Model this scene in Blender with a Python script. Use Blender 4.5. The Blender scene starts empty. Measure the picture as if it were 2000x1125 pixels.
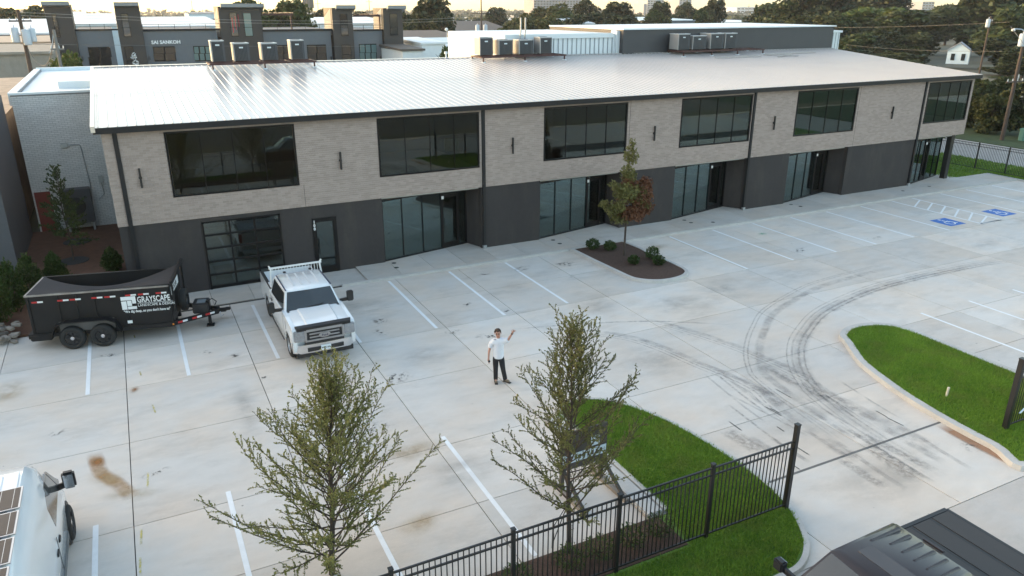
import bpy, bmesh, math, random
import numpy as np
from mathutils import Vector, Matrix
R = math.radians
rnd = random.Random(7)
SC = bpy.context.scene
COL = SC.collection

# ------------------------------------------------------------------ camera
CAMP = Vector((6.420, -31.310, 10.907))
FWD = Vector((0.41990, 0.83724, -0.35030)).normalized()
RGT = Vector((0.89398, -0.44810, 0.00061)).normalized()
UPV = RGT.cross(FWD).normalized()
cd = bpy.data.cameras.new('camera'); cam = bpy.data.objects.new('camera', cd); COL.objects.link(cam)
cd.sensor_width = 36; cd.lens = 26.657; cd.clip_start = 0.3; cd.clip_end = 9000
cam.matrix_world = Matrix(((RGT.x, UPV.x, -FWD.x, CAMP.x), (RGT.y, UPV.y, -FWD.y, CAMP.y), (RGT.z, UPV.z, -FWD.z, CAMP.z), (0, 0, 0, 1)))
SC.camera = cam

def at(px, py, Y):
    """the point of the photograph's sight line (2000 x 1125) that lies at world depth Y"""
    d = FWD + RGT * ((px - 1000) / 1480.95) - UPV * ((py - 562.5) / 1480.95)
    return CAMP + d * ((Y - CAMP.y) / d.y)

# ------------------------------------------------------------------ world, sun, exposure
SUN_AZ, SUN_EL = -44.0, 7.0
w = bpy.data.worlds.new('World'); SC.world = w; w.use_nodes = True
nt = w.node_tree
sky = nt.nodes.new('ShaderNodeTexSky'); sky.sky_type = 'NISHITA'; sky.sun_disc = False
sky.sun_elevation = R(SUN_EL); sky.sun_rotation = R(SUN_AZ)
sky.altitude = 100; sky.air_density = 1.0; sky.dust_density = 3.0; sky.ozone_density = 0.45
nt.nodes['Background'].inputs['Strength'].default_value = 0.15
# the land falls away to a valley: the visible horizon sits a little below eye level
tcw = nt.nodes.new('ShaderNodeTexCoord'); dip = nt.nodes.new('ShaderNodeVectorMath'); dip.operation = 'ADD'; dip.inputs[1].default_value = (0, 0, .05)
nrmw = nt.nodes.new('ShaderNodeVectorMath'); nrmw.operation = 'NORMALIZE'
nt.links.new(tcw.outputs['Generated'], dip.inputs[0]); nt.links.new(dip.outputs[0], nrmw.inputs[0]); nt.links.new(nrmw.outputs[0], sky.inputs['Vector'])
nt.links.new(sky.outputs[0], nt.nodes['Background'].inputs['Color'])
sl = bpy.data.lights.new('sun', 'SUN'); sl.energy = 0.3; sl.angle = R(8.0); sl.color = (1.0, 0.82, 0.68)
so = bpy.data.objects.new('sun', sl); COL.objects.link(so)
sdir = Vector((math.sin(R(SUN_AZ)) * math.cos(R(SUN_EL)), math.cos(R(SUN_AZ)) * math.cos(R(SUN_EL)), math.sin(R(SUN_EL))))
so.rotation_euler = sdir.to_track_quat('Z', 'Y').to_euler()
SC.view_settings.view_transform = 'Standard'; SC.view_settings.look = 'None'
SC.view_settings.gamma = 1; SC.view_settings.use_curve_mapping = False
SC.view_settings.exposure = 2.62
SC.cycles.max_bounces = 6; SC.cycles.transparent_max_bounces = 12; SC.cycles.use_denoising = True
SC.cycles.caustics_reflective = False; SC.cycles.caustics_refractive = False

# ------------------------------------------------------------------ materials
MATS = {}
def nodes(name):
    m = bpy.data.materials.new(name); m.use_nodes = True; t = m.node_tree
    return m, t, t.nodes['Principled BSDF']
def nn(t, typ, **k):
    n = t.nodes.new(typ)
    for a, b in k.items():
        if a in n.inputs.keys(): n.inputs[a].default_value = b
        else: setattr(n, a, b)
    return n
def mth(t, op, a, b=None, clamp=False):
    n = t.nodes.new('ShaderNodeMath'); n.operation = op; n.use_clamp = clamp
    for i, v in enumerate((a, b)):
        if v is None: continue
        if isinstance(v, (int, float)): n.inputs[i].default_value = v
        else: t.links.new(v, n.inputs[i])
    return n.outputs[0]
def mixc(t, f, a, b, mode='MIX'):
    n = t.nodes.new('ShaderNodeMix'); n.data_type = 'RGBA'; n.blend_type = mode
    for i, v in ((0, f), (6, a), (7, b)):
        if isinstance(v, (int, float)): n.inputs[i].default_value = v
        elif isinstance(v, tuple): n.inputs[i].default_value = v + (1,) if len(v) == 3 else v
        else: t.links.new(v, n.inputs[i])
    return n.outputs[2]
def ramp(t, f, lo, hi):
    n = nn(t, 'ShaderNodeMapRange'); n.inputs[1].default_value = lo; n.inputs[2].default_value = hi
    t.links.new(f, n.inputs[0]); return n.outputs[0]
def noise(t, vec, scale, detail=4, rough=.55):
    n = nn(t, 'ShaderNodeTexNoise'); n.inputs['Scale'].default_value = scale; n.inputs['Detail'].default_value = detail
    n.inputs['Roughness'].default_value = rough
    t.links.new(vec, n.inputs['Vector']); return n.outputs[0]
def stretch(t, vec, s):
    n = nn(t, 'ShaderNodeVectorMath', operation='MULTIPLY'); t.links.new(vec, n.inputs[0]); n.inputs[1].default_value = s
    return n.outputs[0]
def pm(name, col, rough=.55, metal=0., var=.10, scale=2.0, bump=0., bscale=30., spec=.5, coat=0., rand=0., island=0., emit=0., dirt=0.):
    if name in MATS: return MATS[name]
    m, t, b = nodes(name)
    geo = nn(t, 'ShaderNodeNewGeometry'); pos = geo.outputs['Position']
    f = noise(t, pos, scale, 5); g = noise(t, pos, scale * 9, 3)
    f = mth(t, 'ADD', mth(t, 'MULTIPLY', f, .65), mth(t, 'MULTIPLY', g, .35))
    k = mth(t, 'ADD', mth(t, 'MULTIPLY', mth(t, 'SUBTRACT', f, .5), var * 4), 1.0)
    if rand:
        oi = nn(t, 'ShaderNodeObjectInfo')
        k = mth(t, 'MULTIPLY', k, mth(t, 'ADD', mth(t, 'MULTIPLY', oi.outputs['Random'], rand * 2), 1 - rand))
    if island:
        oi = nn(t, 'ShaderNodeObjectInfo')
        r = mth(t, 'FRACT', mth(t, 'ADD', oi.outputs['Random'], geo.outputs['Random Per Island']))
        k = mth(t, 'MULTIPLY', k, mth(t, 'ADD', mth(t, 'MULTIPLY', r, island * 2), 1 - island))
    c = mixc(t, 1.0, col, k, 'MULTIPLY')
    if dirt:
        d = noise(t, stretch(t, pos, (1.0, 1.0, .25)), 1.3, 6, .65)
        c = mixc(t, mth(t, 'MULTIPLY', ramp(t, d, .5, .75), dirt), c, (.10, .085, .07))
    t.links.new(c, b.inputs['Base Color'])
    b.inputs['Roughness'].default_value = rough; b.inputs['Metallic'].default_value = metal
    b.inputs['Specular IOR Level'].default_value = spec; b.inputs['Coat Weight'].default_value = coat; b.inputs['Coat Roughness'].default_value = .05
    if emit:
        b.inputs['Emission Color'].default_value = col + (1,); b.inputs['Emission Strength'].default_value = emit
    if bump:
        bn = nn(t, 'ShaderNodeBump'); bn.inputs['Strength'].default_value = bump; bn.inputs['Distance'].default_value = .02
        t.links.new(noise(t, pos, bscale, 4), bn.inputs['Height']); t.links.new(bn.outputs[0], b.inputs['Normal'])
    MATS[name] = m; return m
def leafmat(name, c1, c2, trans=.25, dry=0.):
    if name in MATS: return MATS[name]
    m, t, b = nodes(name)
    geo = nn(t, 'ShaderNodeNewGeometry'); oi = nn(t, 'ShaderNodeObjectInfo')
    big = noise(t, geo.outputs['Position'], .6, 2)
    f = mth(t, 'ADD', mth(t, 'MULTIPLY', geo.outputs['Random Per Island'], .6), mth(t, 'MULTIPLY', mth(t, 'SUBTRACT', big, .3), 1.0), True)
    c = mixc(t, f, c1, c2)
    if dry: c = mixc(t, mth(t, 'MULTIPLY', ramp(t, noise(t, geo.outputs['Position'], 1.4, 5, .65), .48, .72), dry), c, (.20, .19, .06))
    c = mixc(t, 1.0, c, mth(t, 'ADD', mth(t, 'MULTIPLY', oi.outputs['Random'], .4), .8), 'MULTIPLY')
    t.links.new(c, b.inputs['Base Color']); b.inputs['Roughness'].default_value = .6; b.inputs['Specular IOR Level'].default_value = .25
    tr = nn(t, 'ShaderNodeBsdfTranslucent'); t.links.new(c, tr.inputs[0])
    mx = nn(t, 'ShaderNodeMixShader'); mx.inputs[0].default_value = trans
    t.links.new(b.outputs[0], mx.inputs[1]); t.links.new(tr.outputs[0], mx.inputs[2])
    t.links.new(mx.outputs[0], t.nodes['Material Output'].inputs[0])
    MATS[name] = m; return m
def glassmat(name, tint, refl=(.80, .93, .92), ior=1.85, rough=.01, add=0.0):
    if name in MATS: return MATS[name]
    m, t, b = nodes(name); t.nodes.remove(b)
    tr = nn(t, 'ShaderNodeBsdfTransparent'); tr.inputs[0].default_value = tint + (1,)
    gl = nn(t, 'ShaderNodeBsdfGlossy'); gl.inputs['Color'].default_value = refl + (1,); gl.inputs['Roughness'].default_value = rough
    geo = nn(t, 'ShaderNodeNewGeometry')
    bn = nn(t, 'ShaderNodeBump'); bn.inputs['Strength'].default_value = .02; bn.inputs['Distance'].default_value = .02
    t.links.new(noise(t, geo.outputs['Position'], 1.2, 1), bn.inputs['Height']); t.links.new(bn.outputs[0], gl.inputs['Normal'])
    fr = nn(t, 'ShaderNodeFresnel'); fr.inputs[0].default_value = ior
    # a pane seen from behind reflects no more than from the front
    fac = mth(t, 'MINIMUM', mth(t, 'ADD', fr.outputs[0], add), .6)
    mx = nn(t, 'ShaderNodeMixShader'); t.links.new(fac, mx.inputs[0])
    t.links.new(tr.outputs[0], mx.inputs[1]); t.links.new(gl.outputs[0], mx.inputs[2])
    t.links.new(mx.outputs[0], t.nodes['Material Output'].inputs[0])
    MATS[name] = m; return m
def markmat(name, col, amount, sc=(3, 3, 3), lo=.4, hi=.65, round_=False, rough=.8):
    """a stain, tyre mark or worn paint lying on the concrete: colour with noisy cover"""
    if name in MATS: return MATS[name]
    m, t, b = nodes(name)
    tc = nn(t, 'ShaderNodeTexCoord'); geo = nn(t, 'ShaderNodeNewGeometry')
    b.inputs['Base Color'].default_value = col + (1,); b.inputs['Roughness'].default_value = rough
    uv = tc.outputs['UV']
    f = ramp(t, noise(t, stretch(t, geo.outputs['Position'], sc), 1.0, 6, .65), lo, hi)
    sep = nn(t, 'ShaderNodeSeparateXYZ'); t.links.new(uv, sep.inputs[0])
    if round_:
        d = nn(t, 'ShaderNodeVectorMath', operation='DISTANCE'); t.links.new(uv, d.inputs[0]); d.inputs[1].default_value = (.5, .5, 0)
        e = mth(t, 'SUBTRACT', 1.0, mth(t, 'MULTIPLY', d.outputs['Value'], 2.0), True)
        e = mth(t, 'MULTIPLY', e, e)
        e = mth(t, 'MULTIPLY', e, 1.6, True)
    else:
        e = mth(t, 'SUBTRACT', 1.0, mth(t, 'ABSOLUTE', mth(t, 'SUBTRACT', mth(t, 'MULTIPLY', sep.outputs[1], 2), 1)), True)
        e = mth(t, 'MULTIPLY', e, 2.0, True)
        x = mth(t, 'MULTIPLY', mth(t, 'MINIMUM', sep.outputs[0], mth(t, 'SUBTRACT', 1.0, sep.outputs[0])), 6.0, True)
        e = mth(t, 'MULTIPLY', e, x)
    f = mth(t, 'MULTIPLY', mth(t, 'MULTIPLY', f, e), amount, True)
    tr = nn(t, 'ShaderNodeBsdfTransparent'); mx = nn(t, 'ShaderNodeMixShader'); t.links.new(f, mx.inputs[0])
    t.links.new(tr.outputs[0], mx.inputs[1]); t.links.new(b.outputs[0], mx.inputs[2])
    t.links.new(mx.outputs[0], t.nodes['Material Output'].inputs[0])
    MATS[name] = m; return m

def concrete(name, col, rand=.05, joint=False):
    m, t, b = nodes(name)
    geo = nn(t, 'ShaderNodeNewGeometry'); pos = geo.outputs['Position']; oi = nn(t, 'ShaderNodeObjectInfo')
    big = noise(t, pos, .35, 5, .6); mid = noise(t, stretch(t, pos, (1, 2.2, 1)), 1.1, 6, .62); fine = noise(t, stretch(t, pos, (2, 14, 2)), 6, 3)
    k = mth(t, 'ADD', mth(t, 'MULTIPLY', mth(t, 'SUBTRACT', mid, .5), .30), mth(t, 'MULTIPLY', mth(t, 'SUBTRACT', fine, .5), .16))
    k = mth(t, 'ADD', k, mth(t, 'MULTIPLY', mth(t, 'SUBTRACT', oi.outputs['Random'], .5), rand * 2))
    k = mth(t, 'ADD', k, 1.0)
    c = mixc(t, ramp(t, big, .38, .62), col, (col[0] * 1.06, col[1] * .97, col[2] * .89))
    c = mixc(t, 1.0, c, k, 'MULTIPLY')
    # grime drifts and small dark spots
    gr = ramp(t, noise(t, stretch(t, pos, (.5, 1.1, 1)), .8, 7, .68), .52, .80)
    c = mixc(t, mth(t, 'MULTIPLY', gr, .40), c, (.20, .185, .165))
    vo = nn(t, 'ShaderNodeTexVoronoi'); vo.inputs['Scale'].default_value = 2.2; t.links.new(pos, vo.inputs['Vector'])
    sp = mth(t, 'LESS_THAN', vo.outputs['Distance'], mth(t, 'MULTIPLY', mth(t, 'SUBTRACT', noise(t, pos, 1.7, 2), .50), .35))
    c = mixc(t, mth(t, 'MULTIPLY', sp, .6), c, (.12, .11, .10))
    t.links.new(c, b.inputs['Base Color']); b.inputs['Roughness'].default_value = .78; b.inputs['Specular IOR Level'].default_value = .35
    bn = nn(t, 'ShaderNodeBump'); bn.inputs['Strength'].default_value = .12; bn.inputs['Distance'].default_value = .01
    t.links.new(noise(t, stretch(t, pos, (10, 60, 10)), 1, 3), bn.inputs['Height']); t.links.new(bn.outputs[0], b.inputs['Normal'])
    MATS[name] = m; return m

CONC = concrete('concrete', (.555, .53, .50), .09); WALKC = concrete('sidewalk concrete', (.46, .44, .415), .07)
KERBC = pm('kerb concrete', (.45, .435, .415), .8, var=.18, scale=1.6, bump=.2)
JOINT = pm('joint dark', (.05, .047, .043), .9)
PAINT = pm('white road paint', (.74, .75, .76), .6, var=.10, scale=4)
BLUE = pm('blue road paint', (.02, .13, .45), .6, var=.12, scale=4)
BLACKM = pm('black metal', (.012, .012, .013), .38, var=.1)
CHAR = pm('charcoal stucco', (.043, .039, .039), .85, var=.16, scale=.7, bump=.25, bscale=60, spec=.25, dirt=.3)
FRAME = pm('black aluminium', (.007, .007, .008), .4, spec=.2)
GLASS = glassmat('window glass', (.42, .46, .45), ior=1.66)
GLASS2 = glassmat('ground floor glass', (.45, .52, .52), ior=2.0)
ASPH = pm('asphalt', (.060, .058, .055), .85, var=.2, scale=1.5, bump=.4, bscale=60)
MULCH = pm('mulch', (.065, .037, .027), .95, var=.5, scale=9, bump=1., bscale=25)
SOIL = pm('red soil', (.115, .055, .033), .95, var=.35, scale=3, bump=.8, bscale=14)
LAWN = pm('lawn ground', (.085, .16, .022), .95, var=.45, scale=1.2)
GRASS = leafmat('grass blades', (.060, .155, .012), (.24, .37, .05), .3, .45)
BARK = pm('bark', (.055, .042, .034), .9, var=.3, scale=12, bump=.5, bscale=40)
CHROME = pm('chrome', (.72, .73, .75), .10, 1.0, var=.03)
RUBBER = pm('tyre rubber', (.014, .014, .014), .8, var=.2)
BPLAST = pm('black plastic', (.014, .014, .016), .5)
STEEL = pm('galvanised steel', (.36, .38, .40), .45, .7, var=.15)

# ------------------------------------------------------------------ mesh builder
class MB:
    def __init__(s): s.v = []; s.f = []; s.uv = None
    def add(s, vs, fs):
        n = len(s.v); s.v += [tuple(p) for p in vs]; s.f += [tuple(i + n for i in f) for f in fs]; return s
    def hexa(s, p):      # p: 4 bottom, 4 top (ccw seen from above)
        return s.add(p, [(3, 2, 1, 0), (4, 5, 6, 7), (0, 1, 5, 4), (1, 2, 6, 5), (2, 3, 7, 6), (3, 0, 4, 7)])
    def box(s, x0, y0, z0, x1, y1, z1):
        return s.hexa([(x0, y0, z0), (x1, y0, z0), (x1, y1, z0), (x0, y1, z0), (x0, y0, z1), (x1, y0, z1), (x1, y1, z1), (x0, y1, z1)])
    def obox(s, c, sz, m=None):
        m = m or Matrix(); c = Vector(c); h = [q / 2 for q in sz]
        P = [c + m.to_3x3() @ Vector((a * h[0], b * h[1], d * h[2])) for d in (-1, 1) for a, b in ((-1, -1), (1, -1), (1, 1), (-1, 1))]
        return s.hexa(P)
    def bar(s, a, b, w, h=None):
        a = Vector(a); b = Vector(b); h = h or w; d = (b - a); L = d.length; d.normalize()
        up = Vector((0, 0, 1)) if abs(d.z) < .95 else Vector((0, 1, 0))
        x = d.cross(up).normalized(); y = x.cross(d).normalized()
        P = [q + x * (i * w / 2) + y * (j * h / 2) for q in (a, b) for i, j in ((-1, -1), (1, -1), (1, 1), (-1, 1))]
        return s.hexa(P)
    def tube(s, pts, rad, n=6, cap=True):
        pts = [Vector(p) for p in pts]
        if not isinstance(rad, (list, tuple)): rad = [rad] * len(pts)
        base = len(s.v); prev = None
        for i, p in enumerate(pts):
            d = (pts[min(i + 1, len(pts) - 1)] - pts[max(i - 1, 0)])
            if d.length < 1e-9: d = Vector((0, 0, 1))
            d.normalize()
            if prev is None:
                u = d.orthogonal().normalized()
            else:
                u = prev - d * prev.dot(d)
                u = u.normalized() if u.length > 1e-6 else d.orthogonal().normalized()
            prev = u; q = d.cross(u)
            for k in range(n):
                a = 2 * math.pi * k / n
                s.v.append(tuple(p + (u * math.cos(a) + q * math.sin(a)) * rad[i]))
        for i in range(len(pts) - 1):
            for k in range(n):
                a = base + i * n + k; b = base + i * n + (k + 1) % n
                s.f.append((a, b, b + n, a + n))
        if cap:
            s.f.append(tuple(base + k for k in range(n))[::-1]); e = base + (len(pts) - 1) * n
            s.f.append(tuple(e + k for k in range(n)))
        return s
    def cyl(s, a, b, r0, r1=None, n=12): return s.tube([a, b], [r0, r1 if r1 is not None else r0], n)
    def prism(s, poly, z0, z1):
        n = len(poly); a = sum(poly[i][0] * poly[(i + 1) % n][1] - poly[(i + 1) % n][0] * poly[i][1] for i in range(n))
        if a < 0: poly = poly[::-1]
        z = (lambda q, d: q(d) if callable(q) else q)
        vs = [(p[0], p[1], z0) for p in poly] + [(p[0], p[1], z1) for p in poly]
        fs = [tuple(range(n))[::-1], tuple(range(n, 2 * n))] + [(i, (i + 1) % n, (i + 1) % n + n, i + n) for i in range(n)]
        return s.add(vs, fs)
    def side(s, poly, y0, y1):   # poly in x-z, extruded along y
        n = len(poly); a = sum(poly[i][0] * poly[(i + 1) % n][1] - poly[(i + 1) % n][0] * poly[i][1] for i in range(n))
        if a < 0: poly = poly[::-1]
        vs = [(p[0], y0, p[1]) for p in poly] + [(p[0], y1, p[1]) for p in poly]
        lo, hi = tuple(range(n)), tuple(range(n, 2 * n))
        return s.add(vs, [lo, hi[::-1]] + [(i, i + n, (i + 1) % n + n, (i + 1) % n) for i in range(n)])
    def front(s, poly, x0, x1):  # poly in y-z, extruded along x
        n = len(poly); vs = [(x0, p[0], p[1]) for p in poly] + [(x1, p[0], p[1]) for p in poly]
        return s.add(vs, [tuple(range(n))[::-1], tuple(range(n, 2 * n))] + [(i, (i + 1) % n, (i + 1) % n + n, i + n) for i in range(n)])
    def quad(s, a, b, c, d): return s.add([a, b, c, d], [(0, 1, 2, 3)])
    def loft(s, rings, caps=True):
        n = len(rings[0]); base = len(s.v)
        for r in rings: s.v += [tuple(p) for p in r]
        for i in range(len(rings) - 1):
            for k in range(n):
                a = base + i * n + k; b = base + i * n + (k + 1) % n; s.f.append((a, b, b + n, a + n))
        if caps:
            s.f.append(tuple(base + k for k in range(n))[::-1]); e = base + (len(rings) - 1) * n; s.f.append(tuple(e + k for k in range(n)))
        return s
    def lathe(s, prof, c, axis='z', n=20):   # prof: (r, h)
        base = len(s.v); m = len(prof); c = Vector(c)
        for i in range(n):
            a = 2 * math.pi * i / n
            for r, h in prof:
                p = (r * math.cos(a), r * math.sin(a), h)
                if axis == 'y': p = (p[0], p[2], p[1])
                if axis == 'x': p = (p[2], p[0], p[1])
                s.v.append(tuple(c + Vector(p)))
        for i in range(n):
            for k in range(m - 1):
                a = base + i * m + k; b = base + ((i + 1) % n) * m + k; s.f.append((a, b, b + 1, a + 1))
        return s
    def mesh(s, name, mat=None, bevel=0, smooth=None, seg=2, fix=True):
        me = bpy.data.meshes.new(name); me.from_pydata(s.v, [], s.f)
        if bevel or fix and len(s.f) < 4000:
            b = bmesh.new(); b.from_mesh(me)
            if fix: bmesh.ops.recalc_face_normals(b, faces=b.faces)
            if bevel:
                bmesh.ops.remove_doubles(b, verts=b.verts, dist=1e-5)
                ed = [e for e in b.edges if len(e.link_faces) == 2 and e.calc_face_angle(0) > .35]
                bmesh.ops.bevel(b, geom=ed, offset=bevel, segments=seg, affect='EDGES', clamp_overlap=True)
            b.to_mesh(me); b.free()
        if mat: me.materials.append(mat)
        if smooth:
            me.polygons.foreach_set('use_smooth', [True] * len(me.polygons)); me.set_sharp_from_angle(angle=R(smooth))
        return me
    def to(s, name, mat, parent=None, loc=(0, 0, 0), rz=0, bevel=0, smooth=None, seg=2):
        return link(name, s.mesh(name, mat, bevel, smooth, seg), parent, loc, rz)
def link(name, me, parent=None, loc=(0, 0, 0), rz=0):
    o = bpy.data.objects.new(name, me); COL.objects.link(o); o.location = loc
    if rz: o.rotation_euler = (0, 0, rz)
    if parent is not None: o.parent = parent
    return o
def thing(name, label, cat, loc=(0, 0, 0), rz=0, group=None):
    o = link(name, None, None, loc, rz); return tag(o, label, cat, group)
def tag(o, label, cat, group=None):
    o['label'] = label; o['category'] = cat
    if group: o['group'] = group
    return o
def struct(o, kind='structure', label=None):
    o['kind'] = kind
    if label: o['label'] = label
    return o
def copy_tree(o, parent=None):
    c = o.copy(); COL.objects.link(c); c.parent = parent
    for ch in o.children: copy_tree(ch, c)
    return c
def text(name, s, size, mat, parent, loc, rot, ext=.004, sx=1., align='LEFT', bold=0.0, space=1.0):
    cu = bpy.data.curves.new(name, 'FONT'); cu.body = s; cu.size = size; cu.extrude = ext; cu.align_x = align; cu.offset = bold; cu.space_character = space
    cu.resolution_u = 2
    o = bpy.data.objects.new(name, cu); COL.objects.link(o)
    bpy.context.view_layer.update()
    me = bpy.data.meshes.new_from_object(o.evaluated_get(bpy.context.evaluated_depsgraph_get()))
    bpy.data.objects.remove(o); bpy.data.curves.remove(cu)
    me.materials.clear(); me.materials.append(mat); me.name = name
    n = link(name, me, parent, loc); n.rotation_euler = rot; n.scale = (sx, 1, 1)
    return n
def npmesh(name, V, F, mat):
    """fast mesh from numpy arrays; F is (n, k)"""
    me = bpy.data.meshes.new(name); k = F.shape[1]
    me.vertices.add(len(V)); me.vertices.foreach_set('co', V.astype(np.float32).ravel())
    me.loops.add(F.size); me.loops.foreach_set('vertex_index', F.astype(np.int32).ravel())
    me.polygons.add(len(F)); me.polygons.foreach_set('loop_start', (np.arange(len(F)) * k).astype(np.int32))
    try: me.polygons.foreach_set('loop_total', np.full(len(F), k, np.int32))
    except Exception: pass
    me.update(calc_edges=True); me.validate()
    if mat: me.materials.append(mat)
    return me
def leaves(name, P, size, mat, rng, asp=.5, D=None, flat=0.):
    """one diamond leaf per point; D optional preferred direction"""
    n = len(P); P = np.asarray(P, float)
    u = rng.normal(size=(n, 3))
    if D is not None: u = u * .55 + np.asarray(D) * 1.0
    u /= np.linalg.norm(u, axis=1)[:, None] + 1e-9
    v = rng.normal(size=(n, 3)); 
    if flat: v[:, 2] *= (1 - flat)
    v -= u * (u * v).sum(1)[:, None]; v /= np.linalg.norm(v, axis=1)[:, None] + 1e-9
    s = (np.asarray(size) * rng.uniform(.5, 1.5, n))[:, None]
    w_ = np.cross(u, v)
    V = np.stack([P - u * s * .5, P + v * s * asp * .5 + w_ * s * .10, P + u * s * .5, P - v * s * asp * .5 + w_ * s * .10], 1).reshape(-1, 3)
    F = np.arange(4 * n).reshape(n, 4)
    return npmesh(name, V, F, mat)
# ------------------------------------------------------------------ ground and parking lot
NR = np.random.default_rng(11)
GROUND = pm('far ground', (.085, .085, .06), .95, var=.4, scale=.05)
def gz(r): return float(np.interp(r, [0, 150, 400, 1500, 3600], [-.30, -.30, -3.5, -14, -38]))
mb = MB(); rings = []
for r in (1, 60, 150, 260, 400, 900, 1500, 2500, 3600): rings.append([(CAMP.x + r * math.cos(R(a)), CAMP.y + r * math.sin(R(a)), gz(r)) for a in range(0, 360, 6)])
mb.loft(rings, False); mb.add(rings[0], [tuple(range(60))]); struct(mb.to('ground', GROUND, smooth=60))

lot = struct(MB().box(-6, -22.75, -.25, 60, -1.9, -.035).to('parking_lot', JOINT))
XL = [-6, -2, 1.6, 5.15, 8.87, 12.35, 15.55, 18.42, 22.45, 26.7, 29.75, 33.5, 37.3, 41.1, 44.9, 48.7, 52.5, 58.6]
YL = [-2.0, -5.0, -7.8, -11.2, -15.05, -17.7, -20.13, -22.75]
for i in range(len(XL) - 1):
    for j in range(len(YL) - 1):
        x0, x1, y1, y0 = XL[i], XL[i + 1], YL[j], YL[j + 1]
        if j == 6 and not 15 < x0 < 27: continue
        if j in (0, 3, 4, 5) and False: continue
        gx = .011; gy = .007 if j in (0, 1) and i % 2 else .011
        o = MB().box(x0 + gx, y0 + gy, -.07, x1 - gx, y1 - gy, 0).to('concrete_panel', CONC, lot)
# expansion joint strip across the drive
MB().box(18.95, -20.165, -.03, 25.6, -20.095, .004).to('expansion_joint', pm('joint filler', (.13, .125, .12), .9, var=.3, scale=6), lot)

def strip(name, pts, wd, mat, z=.006, parent=lot, smooth=4):
    """a flat ribbon along a polyline with u along and v across"""
    P = [Vector((p[0], p[1], 0)) for p in pts]
    if len(P) > 2 and smooth:
        Q = []
        for i in range(len(P) - 1):
            a, b, c, d = P[max(i - 1, 0)], P[i], P[i + 1], P[min(i + 2, len(P) - 1)]
            for k in range(smooth):
                t = k / smooth
                Q.append(.5 * ((2 * b) + (c - a) * t + (2 * a - 5 * b + 4 * c - d) * t * t + (3 * b - a - 3 * c + d) * t ** 3))
        P = Q + [P[-1]]
    L = [0]
    for i in range(1, len(P)): L.append(L[-1] + (P[i] - P[i - 1]).length)
    vs, fs, uv = [], [], []
    for i, p in enumerate(P):
        d = (P[min(i + 1, len(P) - 1)] - P[max(i - 1, 0)]).normalized(); n = Vector((-d.y, d.x, 0)) * wd / 2
        vs += [(p.x + n.x, p.y + n.y, z), (p.x - n.x, p.y - n.y, z)]
    for i in range(len(P) - 1): fs.append((2 * i, 2 * i + 1, 2 * i + 3, 2 * i + 2))
    me = bpy.data.meshes.new(name); me.from_pydata(vs, [], fs); ul = me.uv_layers.new(name='uv')
    for poly in me.polygons:
        for li in poly.loop_indices:
            vi = me.loops[li].vertex_index; ul.data[li].uv = (L[vi // 2] / L[-1], vi % 2)
    me.materials.append(mat); return link(name, me, parent)
def patch(name, c, sx, sy, mat, rz=0, z=.007):
    me = bpy.data.meshes.new(name); me.from_pydata([(-sx / 2, -sy / 2, 0), (sx / 2, -sy / 2, 0), (sx / 2, sy / 2, 0), (-sx / 2, sy / 2, 0)], [], [(0, 1, 2, 3)])
    ul = me.uv_layers.new(name='uv')
    for li, q in enumerate(((0, 0), (1, 0), (1, 1), (0, 1))): ul.data[li].uv = q
    me.materials.append(mat); return link(name, me, lot, (c[0], c[1], z), rz)

# painted bay lines
def line(x0, y0, x1, y1, wd=.115, m=PAINT):
    d = Vector((x1 - x0, y1 - y0, 0)).normalized(); n = Vector((-d.y, d.x, 0)) * wd / 2
    a, b = Vector((x0, y0, .0045)), Vector((x1, y1, .0045))
    mb = MB(); mb.quad(a + n, a - n, b - n, b + n); return mb.to('painted_line', m, lot)
for x in (4.10, 6.92, 9.66, 12.43, 15.22, 17.95, 20.68, 29.86, 32.60, 35.34, 38.06, 40.78, 43.52, 46.20, 50.55, 53.0, 55.6):
    line(x, -2.2 if x > 14 else -2.45, x, -7.72 if x != 47.8 else -7.7)
line(47.95, -2.2, 47.95, -7.7); line(46.2, -7.66, 47.95, -7.66)
for k in range(7):
    y = -2.75 - k * .82
    line(46.25, max(y - .9, -7.6), 47.9, y + (max(y - .9, -7.6) - (y - .9)) * 0, .1)
for x in (4.39, 7.20, 9.95, 12.70): line(x, -14.62, x, -19.9)
for x in (32.1, 34.92, 37.72, 40.5): line(x, -14.55, x, -19.9)
# blue accessible-parking squares with the wheelchair figure
def access_mark(cx, cy):
    o = MB().box(cx - .62, cy - .62, .003, cx + .62, cy + .62, .0075).to('blue_square', BLUE, lot)
    w_ = MB(); z = .0082
    def seg(a, b, t=.075):
        d = Vector((b[0] - a[0], b[1] - a[1], 0)).normalized(); n = Vector((-d.y, d.x, 0)) * t / 2
        A, B = Vector((a[0], a[1], z)), Vector((b[0], b[1], z)); w_.quad(A + n, A - n, B - n, B + n)
    C = lambda x, y: (-y, x)     # the figure is read from the drive side; its head points to the building
    arc = [(-.05 + .26 * math.cos(a), -.16 + .26 * math.sin(a)) for a in [R(q) for q in range(120, 400, 20)]]
    for a, b in zip(arc, arc[1:]): seg(a, b, .07)
    seg((-.03, .33), (-.01, .0), .1); seg((-.02, .12), (.18, .12)); seg((-.01, .0), (.2, .0), .09); seg((.2, .0), (.3, -.3), .08); seg((.3, -.3), (.4, -.26), .06)
    hd = [(-.04 + .09 * math.cos(R(a)), .46 + .09 * math.sin(R(a)), z) for a in range(0, 360, 30)]
    w_.add(hd, [tuple(range(12))])
    w_.to('wheelchair_figure', PAINT, o, (cx, cy, 0))
    return o
access_mark(44.9, -6.65); access_mark(49.3, -6.65)
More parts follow.
